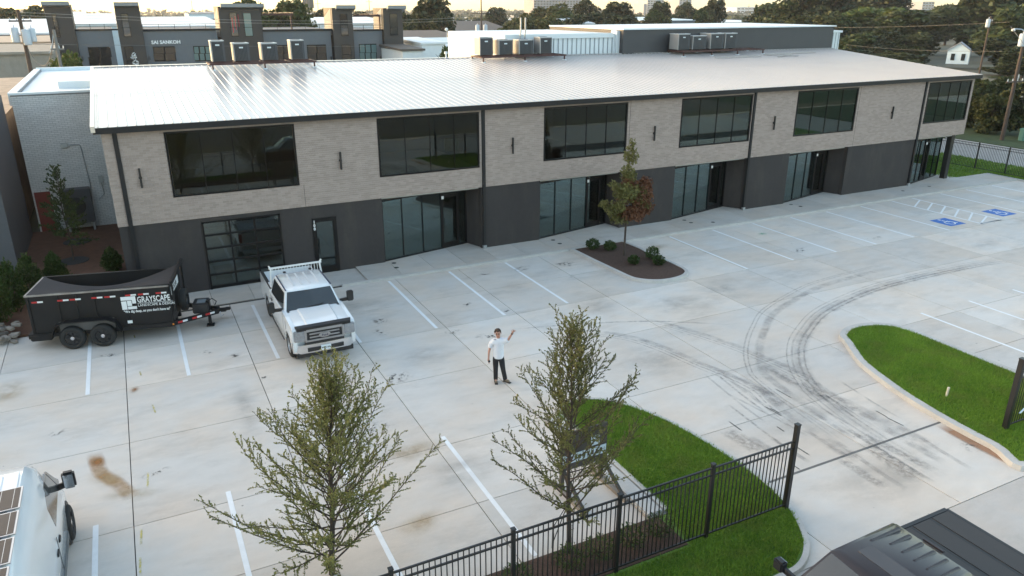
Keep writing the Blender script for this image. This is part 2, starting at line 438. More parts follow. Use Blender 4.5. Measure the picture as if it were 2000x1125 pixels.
# survey paint, rust, tyre marks
YEL = markmat('yellow spray', (.60, .52, .12), .6, (9, 9, 9), .25, .6)
for a, b in (((5.47, -3.5), (5.50, -3.85)), ((5.55, -6.7), (5.58, -7.1)), ((5.80, -9.2), (5.86, -9.85)), ((5.53, -12.9), (5.49, -13.6)), ((5.3, -15.2), (5.27, -15.8)), ((5.24, -16.2), (5.22, -16.8))):
    strip('survey_mark', [a, b], .06, YEL, .0055)
GRN = markmat('green spray', (.05, .5, .25), .6, (9, 9, 9), .3, .6, True); patch('survey_mark', (34.4, -3.9), .7, .5, GRN)
RUST = markmat('rust stain', (.32, .13, .03), .65, (1.5, 1.5, 1.5), .25, .55, True)
RUST2 = markmat('rust wash', (.42, .29, .13), .45, (1.2, 1.2, 1.2), .3, .6, True)
strip('rust_stain', [(4.32, -11.3), (4.34, -11.5), (4.40, -12.0), (4.52, -12.5), (4.80, -13.0), (5.02, -13.5), (5.15, -13.9)], .42, markmat('rust streak', (.38, .20, .06), .65, (1.6, 1.6, 1.6), .25, .6)); patch('rust_stain', (4.40, -11.85), .55, .8, RUST, R(6)); patch('rust_stain', (4.62, -12.8), .9, 1.7, RUST2, R(25)); patch('rust_stain', (5.2, -13.7), 1.9, .9, RUST2, R(-12))
patch('rust_stain', (5.36, -8.0), .35, .6, RUST, R(-15)); patch('rust_stain', (10.9, -17.8), 1.8, 1.0, RUST2, R(20)); patch('rust_stain', (11.6, -14.9), 2.4, 1.3, RUST2, R(5))
patch('rust_stain', (8.6, -3.4), 1.6, .7, RUST2); patch('rust_stain', (2.0, -6.4), 1.4, 2.2, RUST2); patch('rust_stain', (28.2, -3.4), 2.2, 1.0, RUST2)
CLAY = markmat('clay wash', (.36, .18, .09), .65, (2, .7, 2), .2, .5)
strip('clay_wash', [(25.25, -20.2), (25.18, -21.2), (25.2, -22.7)], .42, CLAY)
TYRE = markmat('tyre mark', (.15, .147, .147), .36, (7, 7, 7), .36, .66)
TYRE2 = markmat('tyre film', (.26, .25, .25), .32, (2.2, 2.2, 2.2), .34, .66)
def ofs(pts, d):
    out = []
    for i, p in enumerate(pts):
        a, b = pts[max(i - 1, 0)], pts[min(i + 1, len(pts) - 1)]
        t = Vector((b[0] - a[0], b[1] - a[1])).normalized(); out.append((p[0] - t.y * d, p[1] + t.x * d))
    return out
A1 = [(42, -12.3), (39.9, -11.95), (37, -11.85), (33.7, -11.9), (31.7, -12.15), (29.7, -12.6), (28.4, -13.05), (27.1, -13.75), (26.0, -14.45), (25.1, -15.25), (24.45, -16), (23.95, -16.8), (23.6, -17.6), (23.2, -19.5), (23.0, -22)]
A2 = [(36.7, -9.9), (34.2, -10), (31.5, -10.2), (29.7, -10.6), (27, -11.6), (25.45, -12.65), (24.4, -13.5), (23.5, -14.4), (22.9, -15.2), (22.6, -15.8), (22.3, -17.5), (22.0, -20)]
L1 = [(18.0, -9.3), (20.4, -11.0), (21.25, -12.45), (21.65, -14.25), (21.9, -15.2), (22.05, -16.4), (21.8, -17.3), (21.6, -19)]
L2 = [(22.0, -10.2), (22.8, -11.4), (23.6, -13.6), (23.9, -15.25), (24.0, -16.5), (23.8, -17.4), (23.5, -20)]
for d, wd, m in ((0, .10, TYRE), (.17, .08, TYRE), (-.22, .09, TYRE2), (.05, .55, TYRE2), (-.38, .06, TYRE)): strip('tyre_mark', ofs(A1, d), wd, m, .005 + abs(d) * .002)
for d, wd, m in ((0, .07, TYRE), (.13, .06, TYRE), (.5, .35, TYRE2)): strip('tyre_mark', ofs(A2, d), wd, m, .0052 + abs(d) * .002)
for Ln in (L1, L2):
    for d, wd, m in ((0, .09, TYRE), (.2, .3, TYRE2), (-.16, .05, TYRE)): strip('tyre_mark', ofs(Ln, d), wd, m, .0056 + abs(d) * .002)
strip('tyre_mark', [(17.5, -9.0), (20, -9.7), (22.6, -10.7), (25, -12.3)], .12, TYRE, .0058)
for k in range(26):
    x = rnd.uniform(19.3, 24.6); y = rnd.uniform(-17.2, -22.2); l = rnd.uniform(1.2, 4.2); a = rnd.uniform(-.16, .12)
    strip('tyre_mark', [(x - a * l, min(y + l, -13)), (x - a * l * .3, y + l * .4), (x, max(y, -22.6))], rnd.choice((.10, .18, .35, .6)), rnd.choice((TYRE, TYRE2, TYRE2)), .0062 + k * .00006)
for k in range(9):
    x = rnd.uniform(20, 25); y = rnd.uniform(-16.5, -19.9)
    strip('tyre_mark', [(x, y), (x + rnd.uniform(-.05, .05), y - rnd.uniform(.3, .7))], .05, markmat('skid', (.05, .05, .05), .8, (9, 9, 9), .2, .5), .0085)
OILP = markmat('oil spots', (.035, .033, .03), .9, (6, 6, 6), .50, .60, True, .5)
for (x, y, a, b) in ((20.9, -3.3, 1.5, .8), (23.0, -3.6, 1.6, 1.0), (19.2, -3.2, .7, .5), (13.6, -6.2, .7, .9), (13.3, -7.2, .6, .9), (15.6, -8.3, 1.0, .5), (16.6, -9.2, 1.4, .6), (4.7, -5.0, 1.0, .4), (7.6, -6.2, .6, .5), (8.4, -6.9, .5, .5), (9.0, -8.9, .4, .3), (3.4, -9.8, .8, .4), (17.1, -6.1, .8, .4), (11.2, -13.4, 1.3, 1.0), (25.0, -21.3, .9, .6), (5.7, -13.0, 1.0, .3), (18.2, -7.4, .7, .4), (12.7, -10.8, 1.4, 1.0), (34, -6.8, 1.3, .7), (22.4, -5.1, .6, .4), (39, -7, 1.1, .5)):
    patch('oil_spot', (x, y), a, b, OILP, rnd.uniform(-.5, .5), .0078)
DAMP = markmat('damp film', (.22, .21, .20), .24, (.9, 1.6, 1), .35, .65, True)
for (x, y, a, b) in ((14.2, -9.6, 3.4, 2.2), (21.5, -8.5, 5, 3), (24.2, -9.5, 3.6, 2.4), (11, -10.6, 2.6, 4.6), (13, -4.2, 3.5, 2.2), (31, -9, 5, 2), (27, -9.3, 3, 3), (12.5, -16.3, 3, 2.6), (8.2, -10.7, 1.0, 6), (35, -17, 4, 2), (43, -10, 6, 2), (19.5, -5.3, 3, 2), (22.2, -18.3, 5.5, 4.5), (21.8, -21.2, 5.0, 3.2), (23.6, -15.6, 5, 3.5), (20.6, -13.2, 4.5, 3), (25, -10.2, 5, 3)):
    patch('grime_film', (x, y), a, b, DAMP, 0, .0072)

# ------------------------------------------------------------------ kerbs, walks, islands
def smooth_poly(P, k=5):
    n = len(P); out = []
    for i in range(n):
        a, b, c, d = [Vector(P[(i + q) % n]) for q in (-1, 0, 1, 2)]
        if (c - b).length < .05: continue
        for j in range(k):
            t = j / k; out.append(tuple(.5 * ((2 * b) + (c - a) * t + (2 * a - 5 * b + 4 * c - d) * t * t + (3 * b - a - 3 * c + d) * t ** 3)))
    return out
def inset(P, d):
    n = len(P); A = sum(P[i][0] * P[(i + 1) % n][1] - P[(i + 1) % n][0] * P[i][1] for i in range(n)); s = 1 if A > 0 else -1
    out = []
    for i in range(n):
        a, b, c = Vector(P[i - 1]), Vector(P[i]), Vector(P[(i + 1) % n])
        n1 = Vector((-(b - a).y, (b - a).x)).normalized() * s; n2 = Vector((-(c - b).y, (c - b).x)).normalized() * s
        m = (n1 + n2); m = m / max(m.length_squared, .4) * 2 * .5 * 2 if m.length > 1e-6 else n1
        out.append(tuple(b + m * d * (1 / max(1, 1))))
    return out
def kerb_ring(P, h=.13, wd=.17):
    I = inset(P, wd); O2 = inset(P, .03); n = len(P); mb = MB()
    for i in range(n):
        j = (i + 1) % n
        mb.add([(*P[i], -.06), (*P[j], -.06), (*O2[j], h), (*O2[i], h)], [(0, 1, 2, 3)])
        mb.add([(*O2[i], h), (*O2[j], h), (*I[j], h), (*I[i], h)], [(0, 1, 2, 3)])
        mb.add([(*I[i], h), (*I[j], h), (*I[j], -.06), (*I[i], -.06)], [(0, 1, 2, 3)])
    return mb, I
def inpoly(x, y, P):
    P = np.asarray(P); c = np.zeros(len(x), bool); n = len(P); j = n - 1
    for i in range(n):
        m = ((P[i, 1] > y) != (P[j, 1] > y)) & (x < (P[j, 0] - P[i, 0]) * (y - P[i, 1]) / (P[j, 1] - P[i, 1] + 1e-12) + P[i, 0]); c ^= m; j = i
    return c
def grass(name, P, n, z, h, label, mat=GRASS, wd=.012):
    P = np.asarray(P); lo, hi = P.min(0), P.max(0); xs, ys = [], []
    x = NR.uniform(lo[0], hi[0], n * 3); y = NR.uniform(lo[1], hi[1], n * 3); k = inpoly(x, y, P); x, y = x[k][:n], y[k][:n]; n = len(x)
    a = NR.uniform(0, 6.283, n); hh = h * NR.uniform(.5, 1.3, n); lx = NR.normal(0, .5, n) * hh; ly = NR.normal(0, .5, n) * hh
    b = np.stack([x, y, np.full(n, z)], 1); dx = np.stack([np.cos(a), np.sin(a), a * 0], 1) * wd
    V = np.stack([b - dx, b + dx, b + np.stack([lx, ly, hh], 1)], 1).reshape(-1, 3)
    o = link(name, npmesh(name, V, np.arange(3 * n).reshape(n, 3), mat)); return struct(o, 'stuff', label)

IA = [(24.15, -1.95), (24.2, -4), (24.32, -6.3), (24.55, -7.0), (25.2, -7.5), (26.1, -7.6), (26.9, -7.3), (27.3, -6.5), (27.25, -4), (27.2, -1.95)]
IAs = IA[:2] + smooth_poly(IA, 4)[8:34] + IA[-1:]
mb, I = kerb_ring(IAs); struct(mb.to('kerb', KERBC))
struct(MB().prism(I, -.05, .10).to('mulch_bed', MULCH))
IB = [(16.0, -19.95), (16.0, -18), (16.0, -16), (16.02, -15.2), (16.25, -14.75), (16.8, -14.5), (17.6, -14.8), (18.3, -15.75), (18.72, -16.95), (18.92, -18.2), (19.0, -19.3), (18.95, -20.4), (18.72, -21.3), (18.2, -22.2), (17.5, -22.72), (16.6, -22.82), (14, -22.84), (2, -22.84), (-8, -22.84)]
def smooth_path(P, k=5):
    out = []
    for i in range(len(P) - 1):
        a, b, c, d = [Vector(P[min(max(i + q, 0), len(P) - 1)]) for q in (-1, 0, 1, 2)]
        for j in range(k):
            t = j / k; out.append(tuple(.5 * ((2 * b) + (c - a) * t + (2 * a - 5 * b + 4 * c - d) * t * t + (3 * b - a - 3 * c + d) * t ** 3)))
    return out + [tuple(P[-1])]
def path_ofs(P, d):
    out = []
    for i, p in enumerate(P):
        a, b = Vector(P[max(i - 1, 0)]), Vector(P[min(i + 1, len(P) - 1)]); t = (b - a).normalized(); out.append((p[0] + t.y * d, p[1] - t.x * d))
    return out
IBs = smooth_path(IB); O2 = path_ofs(IBs, .03); I = path_ofs(IBs, .15); mb = MB()
for i in range(len(IBs) - 1):
    j = i + 1
    mb.add([(*IBs[i], -.06), (*IBs[j], -.06), (*O2[j], .09), (*O2[i], .09)], [(0, 1, 2, 3)]); mb.add([(*O2[i], .09), (*O2[j], .09), (*I[j], .09), (*I[i], .09)], [(0, 1, 2, 3)]); mb.add([(*I[i], .09), (*I[j], .09), (*I[j], -.06), (*I[i], -.06)], [(0, 1, 2, 3)])
struct(mb.to('kerb', KERBC))
struct(MB().prism([(16.14, -20.06)] + I[1:] + [(-8, -20.06)], -.05, .065).to('lawn', LAWN))
BLB = [(15.95, -15.1), (16.4, -14.75), (16.9, -14.62), (17.6, -14.95), (18.2, -15.8), (18.6, -17), (18.82, -18.3), (18.88, -19.5), (18.8, -20.5), (18.55, -21.4), (18.0, -22.2), (17.3, -22.6), (14, -22.66), (9, -22.66), (9, -21.2), (15.8, -21.2), (16.1, -19.7), (16.15, -17)]
grass('lawn_grass', BLB, 90000, .06, .075, 'bright green mown grass of the lawn behind the front fence')
struct(MB().box(-7.5, -21.12, .0, 15.75, -20.05, .085).to('mulch_bed', MULCH))
# wide white kerb beside the sign pad
struct(MB().box(15.55, -19.95, .0, 15.99, -15.2, .10).to('kerb', KERBC, bevel=.03))
IC = [(27.15, -15.3), (27.5, -14.75), (28.2, -14.42), (29.0, -14.42), (29.8, -14.8), (30.2, -15.6), (30.25, -17), (30.25, -19), (30.3, -22), (30.3, -22.75), (25.3, -22.75), (25.28, -21.6), (25.36, -20.3), (25.5, -19.3), (25.75, -18.2), (26.25, -16.7), (26.8, -15.8)]
ICs = smooth_poly(IC, 5)
mb, I = kerb_ring(ICs, .14, .26); struct(mb.to('kerb', KERBC))
struct(MB().prism(I, -.05, .10).to('lawn', LAWN))
grass('lawn_grass', inset(ICs, .24), 80000, .095, .08, 'green grass of the rounded island beside the drive')
# sidewalk in front of the building, built slab by slab
walk = struct(MB().box(5.3, -1.98, -.2, 58.6, 1.45, -.012).to('sidewalk', JOINT))
x = 5.3; k = 0
while x < 58.5:
    wd = 1.52; z = .02 if x < 13.2 else .085
    x1 = min(x + wd, 58.6)
    MB().box(x + .008, -1.82, -.1, x1 - .008, 1.4 if x < 54.5 else .15, z).to('paving_slab', WALKC, walk)
    x = x1
struct(MB().box(13.3, -2.0, -.2, 58.59, -1.83, .082).to('kerb', KERBC, bevel=.025))
struct(MB().box(58.6, -22, -.2, 58.8, .2, .082).to('kerb', KERBC, bevel=.025))
DRAIN = pm('drain cover', (.03, .03, .03), .5, .5)
for (x, y) in ((16.1, -.25), (16.0, -.9), (24.2, -.35), (24.2, -1.0), (32.3, -.3), (32.3, -.85), (33.4, -1.3), (40.0, -.32), (40.15, -.9), (48.8, -.9), (51.4, -.8)):
    o = MB().lathe([(0, .0), (.10, .0), (.11, -.004)], (0, 0, .092), n=14).to('drain_cover', DRAIN, walk, (x, y, 0))
# street along the fence (mostly behind the camera), its verge and the yard across
STREET = concrete('street concrete', (.48, .46, .44))
struct(MB().box(-300, -31.5, -.25, 400, -22.76, -.003).to('road', STREET))
struct(MB().box(-300, -31.75, -.25, 400, -31.5, .10).to('kerb', KERBC))
struct(MB().box(-300, -34.5, -.25, 400, -31.75, .08).to('verge', pm('dry verge', (.13, .11, .06), .95, var=.4, scale=1.2)))
struct(MB().box(-300, -80, -.25, 400, -34.5, .02).to('yard', pm('gravel yard', (.12, .105, .09), .95, var=.3, scale=.6)))
# right-hand side: lawn, side street and its verge
struct(MB().box(54.9, .2, -.2, 63.0, 40, .05).to('lawn', LAWN)); struct(MB().box(58.8, -22, -.2, 62.6, .2, .05).to('lawn', LAWN))
grass('lawn_grass', [(54.9, .2), (63, .2), (63, 16), (54.9, 16)], 16000, .05, .12, 'grass strip inside the far side fence', wd=.03)
grass('lawn_grass', [(58.8, -8), (62.6, -8), (62.6, .2), (58.8, .2)], 8000, .05, .12, 'grass strip along the far kerb of the lot', wd=.03)
struct(MB().box(63.0, -60, -.2, 70.6, 120, .0).to('road', pm('side street', (.30, .29, .275), .85, var=.15, scale=.7)))
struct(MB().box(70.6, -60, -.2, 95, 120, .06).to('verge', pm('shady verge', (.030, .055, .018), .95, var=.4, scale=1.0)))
# ------------------------------------------------------------------ the two-storey brick building
BRICK = pm('grey brick', (.335, .27, .24), .85, var=.06, scale=3, bump=.3, bscale=50, island=.11, spec=.3)
MORTAR = pm('mortar', (.40, .35, .32), .9, var=.08)
ROOFM = pm('white roof metal', (.43, .41, .40), .24, 0.0, var=.05, scale=.5, spec=.5)
FASC = pm('dark fascia', (.016, .016, .018), .5, spec=.25)
WPAINT = pm('white painted brick', (.60, .60, .59), .6, var=.06, scale=1.5, island=.06)
WGROUT = pm('painted mortar', (.24, .25, .26), .8)
WHITE = pm('white roofing', (.62, .68, .71), .55, var=.08, scale=.5)
INFL = pm('interior concrete floor', (.38, .38, .36), .35, var=.15, scale=.6)
INWL = pm('interior wall', (.36, .35, .34), .9)
SHADE = pm('interior dark', (.03, .03, .03), .9)
bld = thing('retail_building', 'long two-storey grey brick commercial building with charcoal ground floor and white metal roof', 'building')
B0, B1, BT = 3.02, 6.62, 6.76
WINX = [(7.57, 12.36), (15.77, 20.46), (23.78, 28.46), (31.77, 36.5), (39.78, 44.54), (50.72, 54.78)]
WZ0, WZ1 = 3.95, 6.44
def bricks(parent, x0, x1, z0, z1, holes, y, bl, bh, brick, name_rest, n_ind, mort=.010, proud=.014):
    """running bond: nearest n_ind full bricks are objects, the rest one part"""
    full = []; rest = MB(); c = 0; z = z0
    while z + bh <= z1 + .02:
        off = (c % 2) * bl / 2; x = x0 - off
        while x < x1:
            a, b = max(x, x0), min(x + bl, x1)
            segs = [(a, b)]
            for (h0, h1, hz0, hz1) in holes:
                if z + bh * .5 > hz0 and z + bh * .5 < hz1:
                    ns = []
                    for (p, q) in segs:
                        if q <= h0 or p >= h1: ns.append((p, q)); continue
                        if p < h0: ns.append((p, h0))
                        if q > h1: ns.append((h1, q))
                    segs = ns
            for (p, q) in segs:
                if q - p < .04: continue
                if q - p > bl - .001: full.append((p, z))
                else: rest.box(p + mort / 2, y - proud, z + mort / 2, q - mort / 2, y + .02, z + bh - mort / 2)
            x += bl
        z += bh; c += 1
    full.sort(key=lambda q: (Vector((q[0], y, q[1])) - CAMP).length)
    me = MB().box(mort / 2, -proud, mort / 2, bl - mort / 2, .02, bh - mort / 2).mesh('brick', brick)
    for p, z in full[:n_ind]: link('brick', me, parent, (p, y + rnd.uniform(-.002, .002), z))
    for p, z in full[n_ind:]: rest.box(p + mort / 2, y - proud, z + mort / 2, p + bl - mort / 2, y + .02, z + bh - mort / 2)
    o = link(name_rest, rest.mesh(name_rest, brick, fix=False), parent); o['kind'] = 'stuff'
    return o
holes = [(a, b, WZ0, WZ1) for a, b in WINX] + [(5.86, 6.02, 0, 9), (20.56, 20.76, 0, 9), (36.56, 36.76, 0, 9), (50.3, 50.55, 0, 9)]
bw = MB()
xs = 5.5
for a, b in WINX:
    bw.box(xs, 0, B0, a, .28, B1); bw.box(a, 0, B0, b, .28, WZ0); bw.box(a, 0, WZ1, b, .28, B1); xs = b
bw.box(xs, 0, B0, 55.02, .28, B1)
bw.box(5.5, .28, B0, 5.78, 12.6, B1); 
bw.box(54.74, .28, B0, 55.02, 3.0, WZ0); bw.box(54.74, 3.0, B0, 55.02, 12, B1)
brick_wall = bw.to('brick_wall', MORTAR, bld)
bricks(brick_wall, 5.5, 55.02, B0, B1, holes, 0, .254, .0857, BRICK, 'brickwork', 300)
for x, z0_, z1_ in ((12.52, B0, WZ0), (28.62, B0, B1), (44.72, B0, B1)): MB().box(x, -.0165, z0_, x + .014, .01, z1_).to('control_joint', JOINT, brick_wall)
# lower charcoal walls with openings
REC = [(15.79, 20.53, 20.22), (23.64, 28.30, 28.16), (31.69, 36.65, 36.13), (39.75, 44.47, 44.10)]
def seg(x0, x1, z0=0, z1=B0 - .004): MB().box(x0 + .001, .03, z0, x1 - .001, .3, z1).to('lower_wall', CHAR, bld)
seg(5.52, 8.42); seg(8.42, 11.45, 2.86); seg(11.45, 12.72); seg(12.72, 13.74, 2.47); seg(13.74, 15.79)
seg(20.53, 23.64); seg(28.30, 31.69); seg(36.65, 39.75); seg(44.47, 50.40)
MB().box(5.52, .301, 0, 5.78, 12.5, B0 - .004).to('lower_wall', CHAR, bld)
for a, b, c in REC:
    MB().hexa([(c, 1.13, 0), (b, .3, 0), (b + .25, .3, 0), (c + .3, 1.13, 0), (c, 1.13, B0 - .006), (b, .3, B0 - .006), (b + .25, .3, B0 - .006), (c + .3, 1.13, B0 - .006)]).to('recess_wall', CHAR, bld)
# interior: floors, back and party walls, so that the glass has rooms behind it
MB().box(5.8, .3, 2.90, 54.7, 12.4, 3.05).to('interior_floor', INFL, bld)
MB().box(5.8, 1.2, -.1, 54.7, 12.4, .07).to('interior_floor', INFL, bld)
iw = MB(); iw.box(5.8, 9.5, .07, 54.7, 9.7, 2.9); iw.box(5.8, 10.2, 3.05, 54.7, 10.4, 7.0)
for x in (14.2, 22.2, 30.1, 38.2, 47.5): iw.box(x, .35, .07, x + .15, 9.5, 2.9); iw.box(x, .3, 3.05, x + .15, 10.2, 6.7)
iw.to('interior_wall', INWL, bld)
for a, b, c in REC + [(50.4, 54.9, 54.8)]: MB().box(a, .302, 2.87, b, 1.35, 2.895).to('recess_soffit', CHAR, bld)

def window(x0, x1, y, z0, z1, n, parent=bld, fr=.07, name='window'):
    f = MB(); d = .12
    f.box(x0, y, z0, x1, y + d, z0 + fr); f.box(x0, y, z1 - fr, x1, y + d, z1); f.box(x0, y, z0 + fr, x0 + fr, y + d, z1 - fr); f.box(x1 - fr, y, z0 + fr, x1, y + d, z1 - fr)
    o = f.to(name, FRAME, parent)
    xs = [x0 + fr + (x1 - x0 - 2 * fr) * i / n for i in range(n + 1)]
    for i in range(n):
        MB().box(xs[i] + .012, y + .045, z0 + fr, xs[i + 1] - .012, y + .055, z1 - fr).to('pane', GLASS, o)
        if i: MB().box(xs[i] - .012, y + .02, z0 + fr, xs[i] + .012, y + .09, z1 - fr).to('mullion', FRAME, o)
    return o
for i, (a, b) in enumerate(WINX): window(a, b, -.035, WZ0, WZ1, 4)
# corner window returning along the end wall
f = MB(); f.box(54.86, .3, WZ0, 55.0, 3.0, WZ0 + .07); f.box(54.86, .3, WZ1 - .07, 55.0, 3.0, WZ1); f.box(54.86, 2.93, WZ0, 55.0, 3.0, WZ1); f.box(54.8, .0, WZ0, 55.03, .3, WZ1)
o = f.to('corner_window', FRAME, bld); MB().box(54.92, .3, WZ0 + .07, 54.93, 2.93, WZ1 - .07).to('pane', GLASS, o)
# storefronts set at an angle in the recesses
def on(p, q, t, n=0.):
    d = (q - p); m = Vector((d.y, -d.x, 0)).normalized(); r = p + d * t + m * n; return r
def angled(p, q, cuts, z0, z1, door=None, num=None):
    p = Vector((p[0], p[1], 0)); q = Vector((q[0], q[1], 0))
    f = MB()
    def slab(mb, t0, t1, za, zb, n0, n1):
        a, b, c, d = on(p, q, t0, n1), on(p, q, t1, n1), on(p, q, t1, n0), on(p, q, t0, n0)
        mb.hexa([(v.x, v.y, za) for v in (a, b, c, d)] + [(v.x, v.y, zb) for v in (a, b, c, d)]); return mb
    L = (q - p).length; e = .03 / L
    slab(f, 0, 1, z0, z0 + .07, -.05, .05); slab(f, 0, 1, z1 - .05, z1, -.05, .05); slab(f, 0, e * 1.5, z0, z1, -.05, .05); slab(f, 1 - e * 1.5, 1, z0, z1, -.05, .05)
    o = f.to('storefront', FRAME, bld)
    for i in range(len(cuts) - 1):
        a, b = cuts[i], cuts[i + 1]
        if door is not None and i == door:
            dm = MB(); w_ = .11 / L; zt = z0 + 2.42
            slab(dm, a, a + w_, z0, z1, -.055, .055); slab(dm, b - w_, b, z0, z1, -.055, .055); slab(dm, a + w_, b - w_, z0, z0 + .26, -.04, .04); slab(dm, a + w_, b - w_, zt, zt + .16, -.05, .05)
            D = dm.to('glass_door', FRAME, bld)
            slab(MB(), a + w_, b - w_, z0 + .26, zt, -.005, .005).to('pane', GLASS, D); slab(MB(), a + w_, b - w_, zt + .16, z1, -.005, .005).to('transom', GLASS, D)
            h = on(p, q, a + w_ * 1.3, .09); MB().tube([(h.x, h.y, z0 + .8), (h.x, h.y, z0 + 1.5)], .015, 6).to('handle', FRAME, D)
            if num:
                t0 = on(p, q, a + w_ * .2, .06); d = (q - p).normalized()
                MB().box(t0.x, t0.y - .01, z1 - .40, t0.x + .11, t0.y, z1 - .26).to('number_plaque', PAINT, D)
        else:
            slab(MB(), a + e * .6, b - e * .6, z0 + .07, z1 - .05, -.006, .006).to('pane', GLASS2, o)
        if 0 < i: slab(MB(), a - e * .5, a + e * .5, z0, z1, -.045, .045).to('mullion', FRAME, o)
    return o
for (a, b, c), num in zip(REC, ('101', '102', '103', '104')):
    angled((a, .16), (c, 1.13), [0, .225, .46, .685, .90, 1], .085, 2.87, 3, num)
angled((50.45, .12), (54.75, 1.22), [0, .24, .40, .56, .80, 1], .085, 2.87, 2, '105')
angled((54.75, 1.22), (54.75, 6.0), [0, .25, .5, .75, 1], .085, 2.87)
MB().box(54.32, .28, .0, 54.66, .62, B0).to('corner_column', BLACKM, bld, bevel=.015)
MB().box(50.40, .02, 0, 50.46, .16, 2.87).to('jamb', FRAME, bld)
# street door 100
dm = MB(); dm.box(12.72, -.02, .03, 12.88, .1, 2.47); dm.box(13.58, -.02, .03, 13.74, .1, 2.47); dm.box(12.88, -.02, 2.30, 13.58, .1, 2.47); dm.box(12.88, -.01, .03, 13.58, .09, .34)
D = dm.to('glass_door', FRAME, bld); MB().box(12.88, .035, .34, 13.58, .045, 2.30).to('pane', GLASS2, D); MB().tube([(12.93, -.05, .9), (12.93, -.05, 1.6)], .014, 6).to('handle', FRAME, D)
for i, ch in enumerate('100'):
    text('door_number', ch, .17, PAINT, D, (12.80, -.024, 2.27 - i * .15), (R(90), R(90) * 0, 0), .004, align='CENTER', bold=.006)
# glazed sectional garage door: five rows of four lights
gx0, gx1, gz1 = 8.42, 11.45, 2.86
g = MB(); g.box(gx0, -.01, .02, gx0 + .07, .16, gz1); g.box(gx1 - .07, -.01, .02, gx1, .16, gz1); g.box(gx0, -.01, gz1 - .07, gx1, .16, gz1)
GD = g.to('garage_door', FRAME, bld)
xs = [gx0 + .07 + (gx1 - gx0 - .14) * i / 3 for i in range(4)]; zs = [.03 + (gz1 - .10) * i / 5 for i in range(6)]
for r in range(5):
    MB().box(xs[0], .02, zs[r] - .0 + .004, xs[-1], .11, zs[r] + .085 + (.05 if r == 0 else 0)).to('rail', FRAME, GD)
    for c in range(3):
        MB().box(xs[c] + (.03 if c else 0), .06, zs[r] + .085, xs[c + 1] - (.03 if c < 2 else 0), .07, zs[r + 1]).to('pane', GLASS2, GD)
for c in (1, 2): MB().box(xs[c] - .035, .03, .03, xs[c] + .035, .10, gz1 - .07).to('stile', FRAME, GD)
# things stored inside the garage door
bag = MB(); bag.lathe([(0, .62), (.18, .60), (.36, .48), (.44, .28), (.40, .07), (0, .07)], (0, 0, 0), n=11)
o = bag.to('plastic_sack', pm('white sack', (.62, .68, .70), .5, var=.3, scale=5, bump=1, bscale=9), None, (9.85, .75, .0), smooth=50); tag(o, 'pale crumpled sack on the floor behind the garage door glass', 'sack')
o.scale = (1.15, .7, .85)
st = thing('lumber_stack', 'stack of boards lying behind the garage door glass', 'lumber', (9.35, 1.3, .07))
for i in range(5): MB().box(-.55, -.3, .09 * i + .01, .75, .3, .09 * i + .08).to('board', pm('raw boards', (.30, .20, .14), .8, rand=.3), st, (rnd.uniform(-.1, .1), 0, 0), rnd.uniform(-.05, .05))
# downspouts, fascia, roof
dn = []
for x, z0 in ((5.94, .05), (20.66, .1), (36.66, .1), (50.42, .1)):
    m = MB().box(x - .075, -.075, z0 + .1, x + .075, .075 if x > 6 else .1, 6.60); m.to('downspout', FASC, bld, bevel=.012)
    MB().box(x - .09, -.10, .05, x + .09, .03, .24).to('downspout_boot', STEEL, bld, bevel=.01)
fm = MB(); fm.box(5.28, -.34, 6.55, 55.22, -.18, 6.765); fm.box(5.5, -.18, B1 + .002, 55.0, .0, 6.70); fm.to('fascia', FASC, bld)
SL = .083; Y0 = -.36
ridge = lambda x: 13.4 - (x - 5.3) * .035
def rz_(y): return 6.78 + SL * (y - Y0)
rf = MB(); rf.hexa([(5.3, -.30, 6.60), (55.2, -.30, 6.60), (55.2, 11.6, 7.62), (5.3, 13.3, 7.72), (5.3, -.30, 6.755), (55.2, -.30, 6.755), (55.2, 11.6, 7.745), (5.3, 13.3, 7.875)])
roof = rf.to('roof', FASC, bld)
# ribbed panels: eave run and ridge run, lapped
pw = .9144; prof = []
for k in range(3):
    o_ = k * pw / 3
    prof += [(o_, .0), (o_ + .11, .0), (o_ + .13, .026), (o_ + .155, .026), (o_ + .175, 0.0)]
prof += [(pw, 0)]
def panel_mesh(name):
    mb = MB(); n = len(prof)
    v = [(x, 0, z) for x, z in prof] + [(x, 1, z) for x, z in prof]
    mb.add(v, [(i, i + 1, i + 1 + n, i + n) for i in range(n - 1)])
    mb.add([(x, 0, -.012) for x, z in prof[::1]] + [(x, 0, z) for x, z in prof], [(i, i + 1, i + 1 + n, i + n) for i in range(n - 1)])
    return mb.mesh(name, ROOFM, fix=False)
pme = panel_mesh('roof_panel'); np_ = 54; px0 = 5.33; sc = (55.17 - px0) / (np_ * pw)
for i in range(np_):
    x = px0 + i * pw * sc
    for run in range(2):
        y0 = Y0 if run == 0 else 5.9; y1 = 6.05 if run == 0 else ridge(x)
        o = link('roof_panel', pme, roof, (x, y0, rz_(y0) + .006 * run + .004)); o.rotation_euler = (math.atan(SL), 0, 0)
        o.scale = (sc, (y1 - y0) / math.cos(math.atan(SL)), 1)
GTRIM = pm('gable trim metal', (.66, .56, .46), .3, var=.05)
yr = ridge(5.3)
MB().hexa([(5.22, Y0, 6.62), (5.36, Y0, 6.62), (5.36, yr, rz_(yr) - .16), (5.22, yr, rz_(yr) - .16), (5.22, Y0, 6.84), (5.36, Y0, 6.84), (5.36, yr, rz_(yr) + .06), (5.22, yr, rz_(yr) + .06)]).to('gable_trim', GTRIM, bld)
rc = MB()
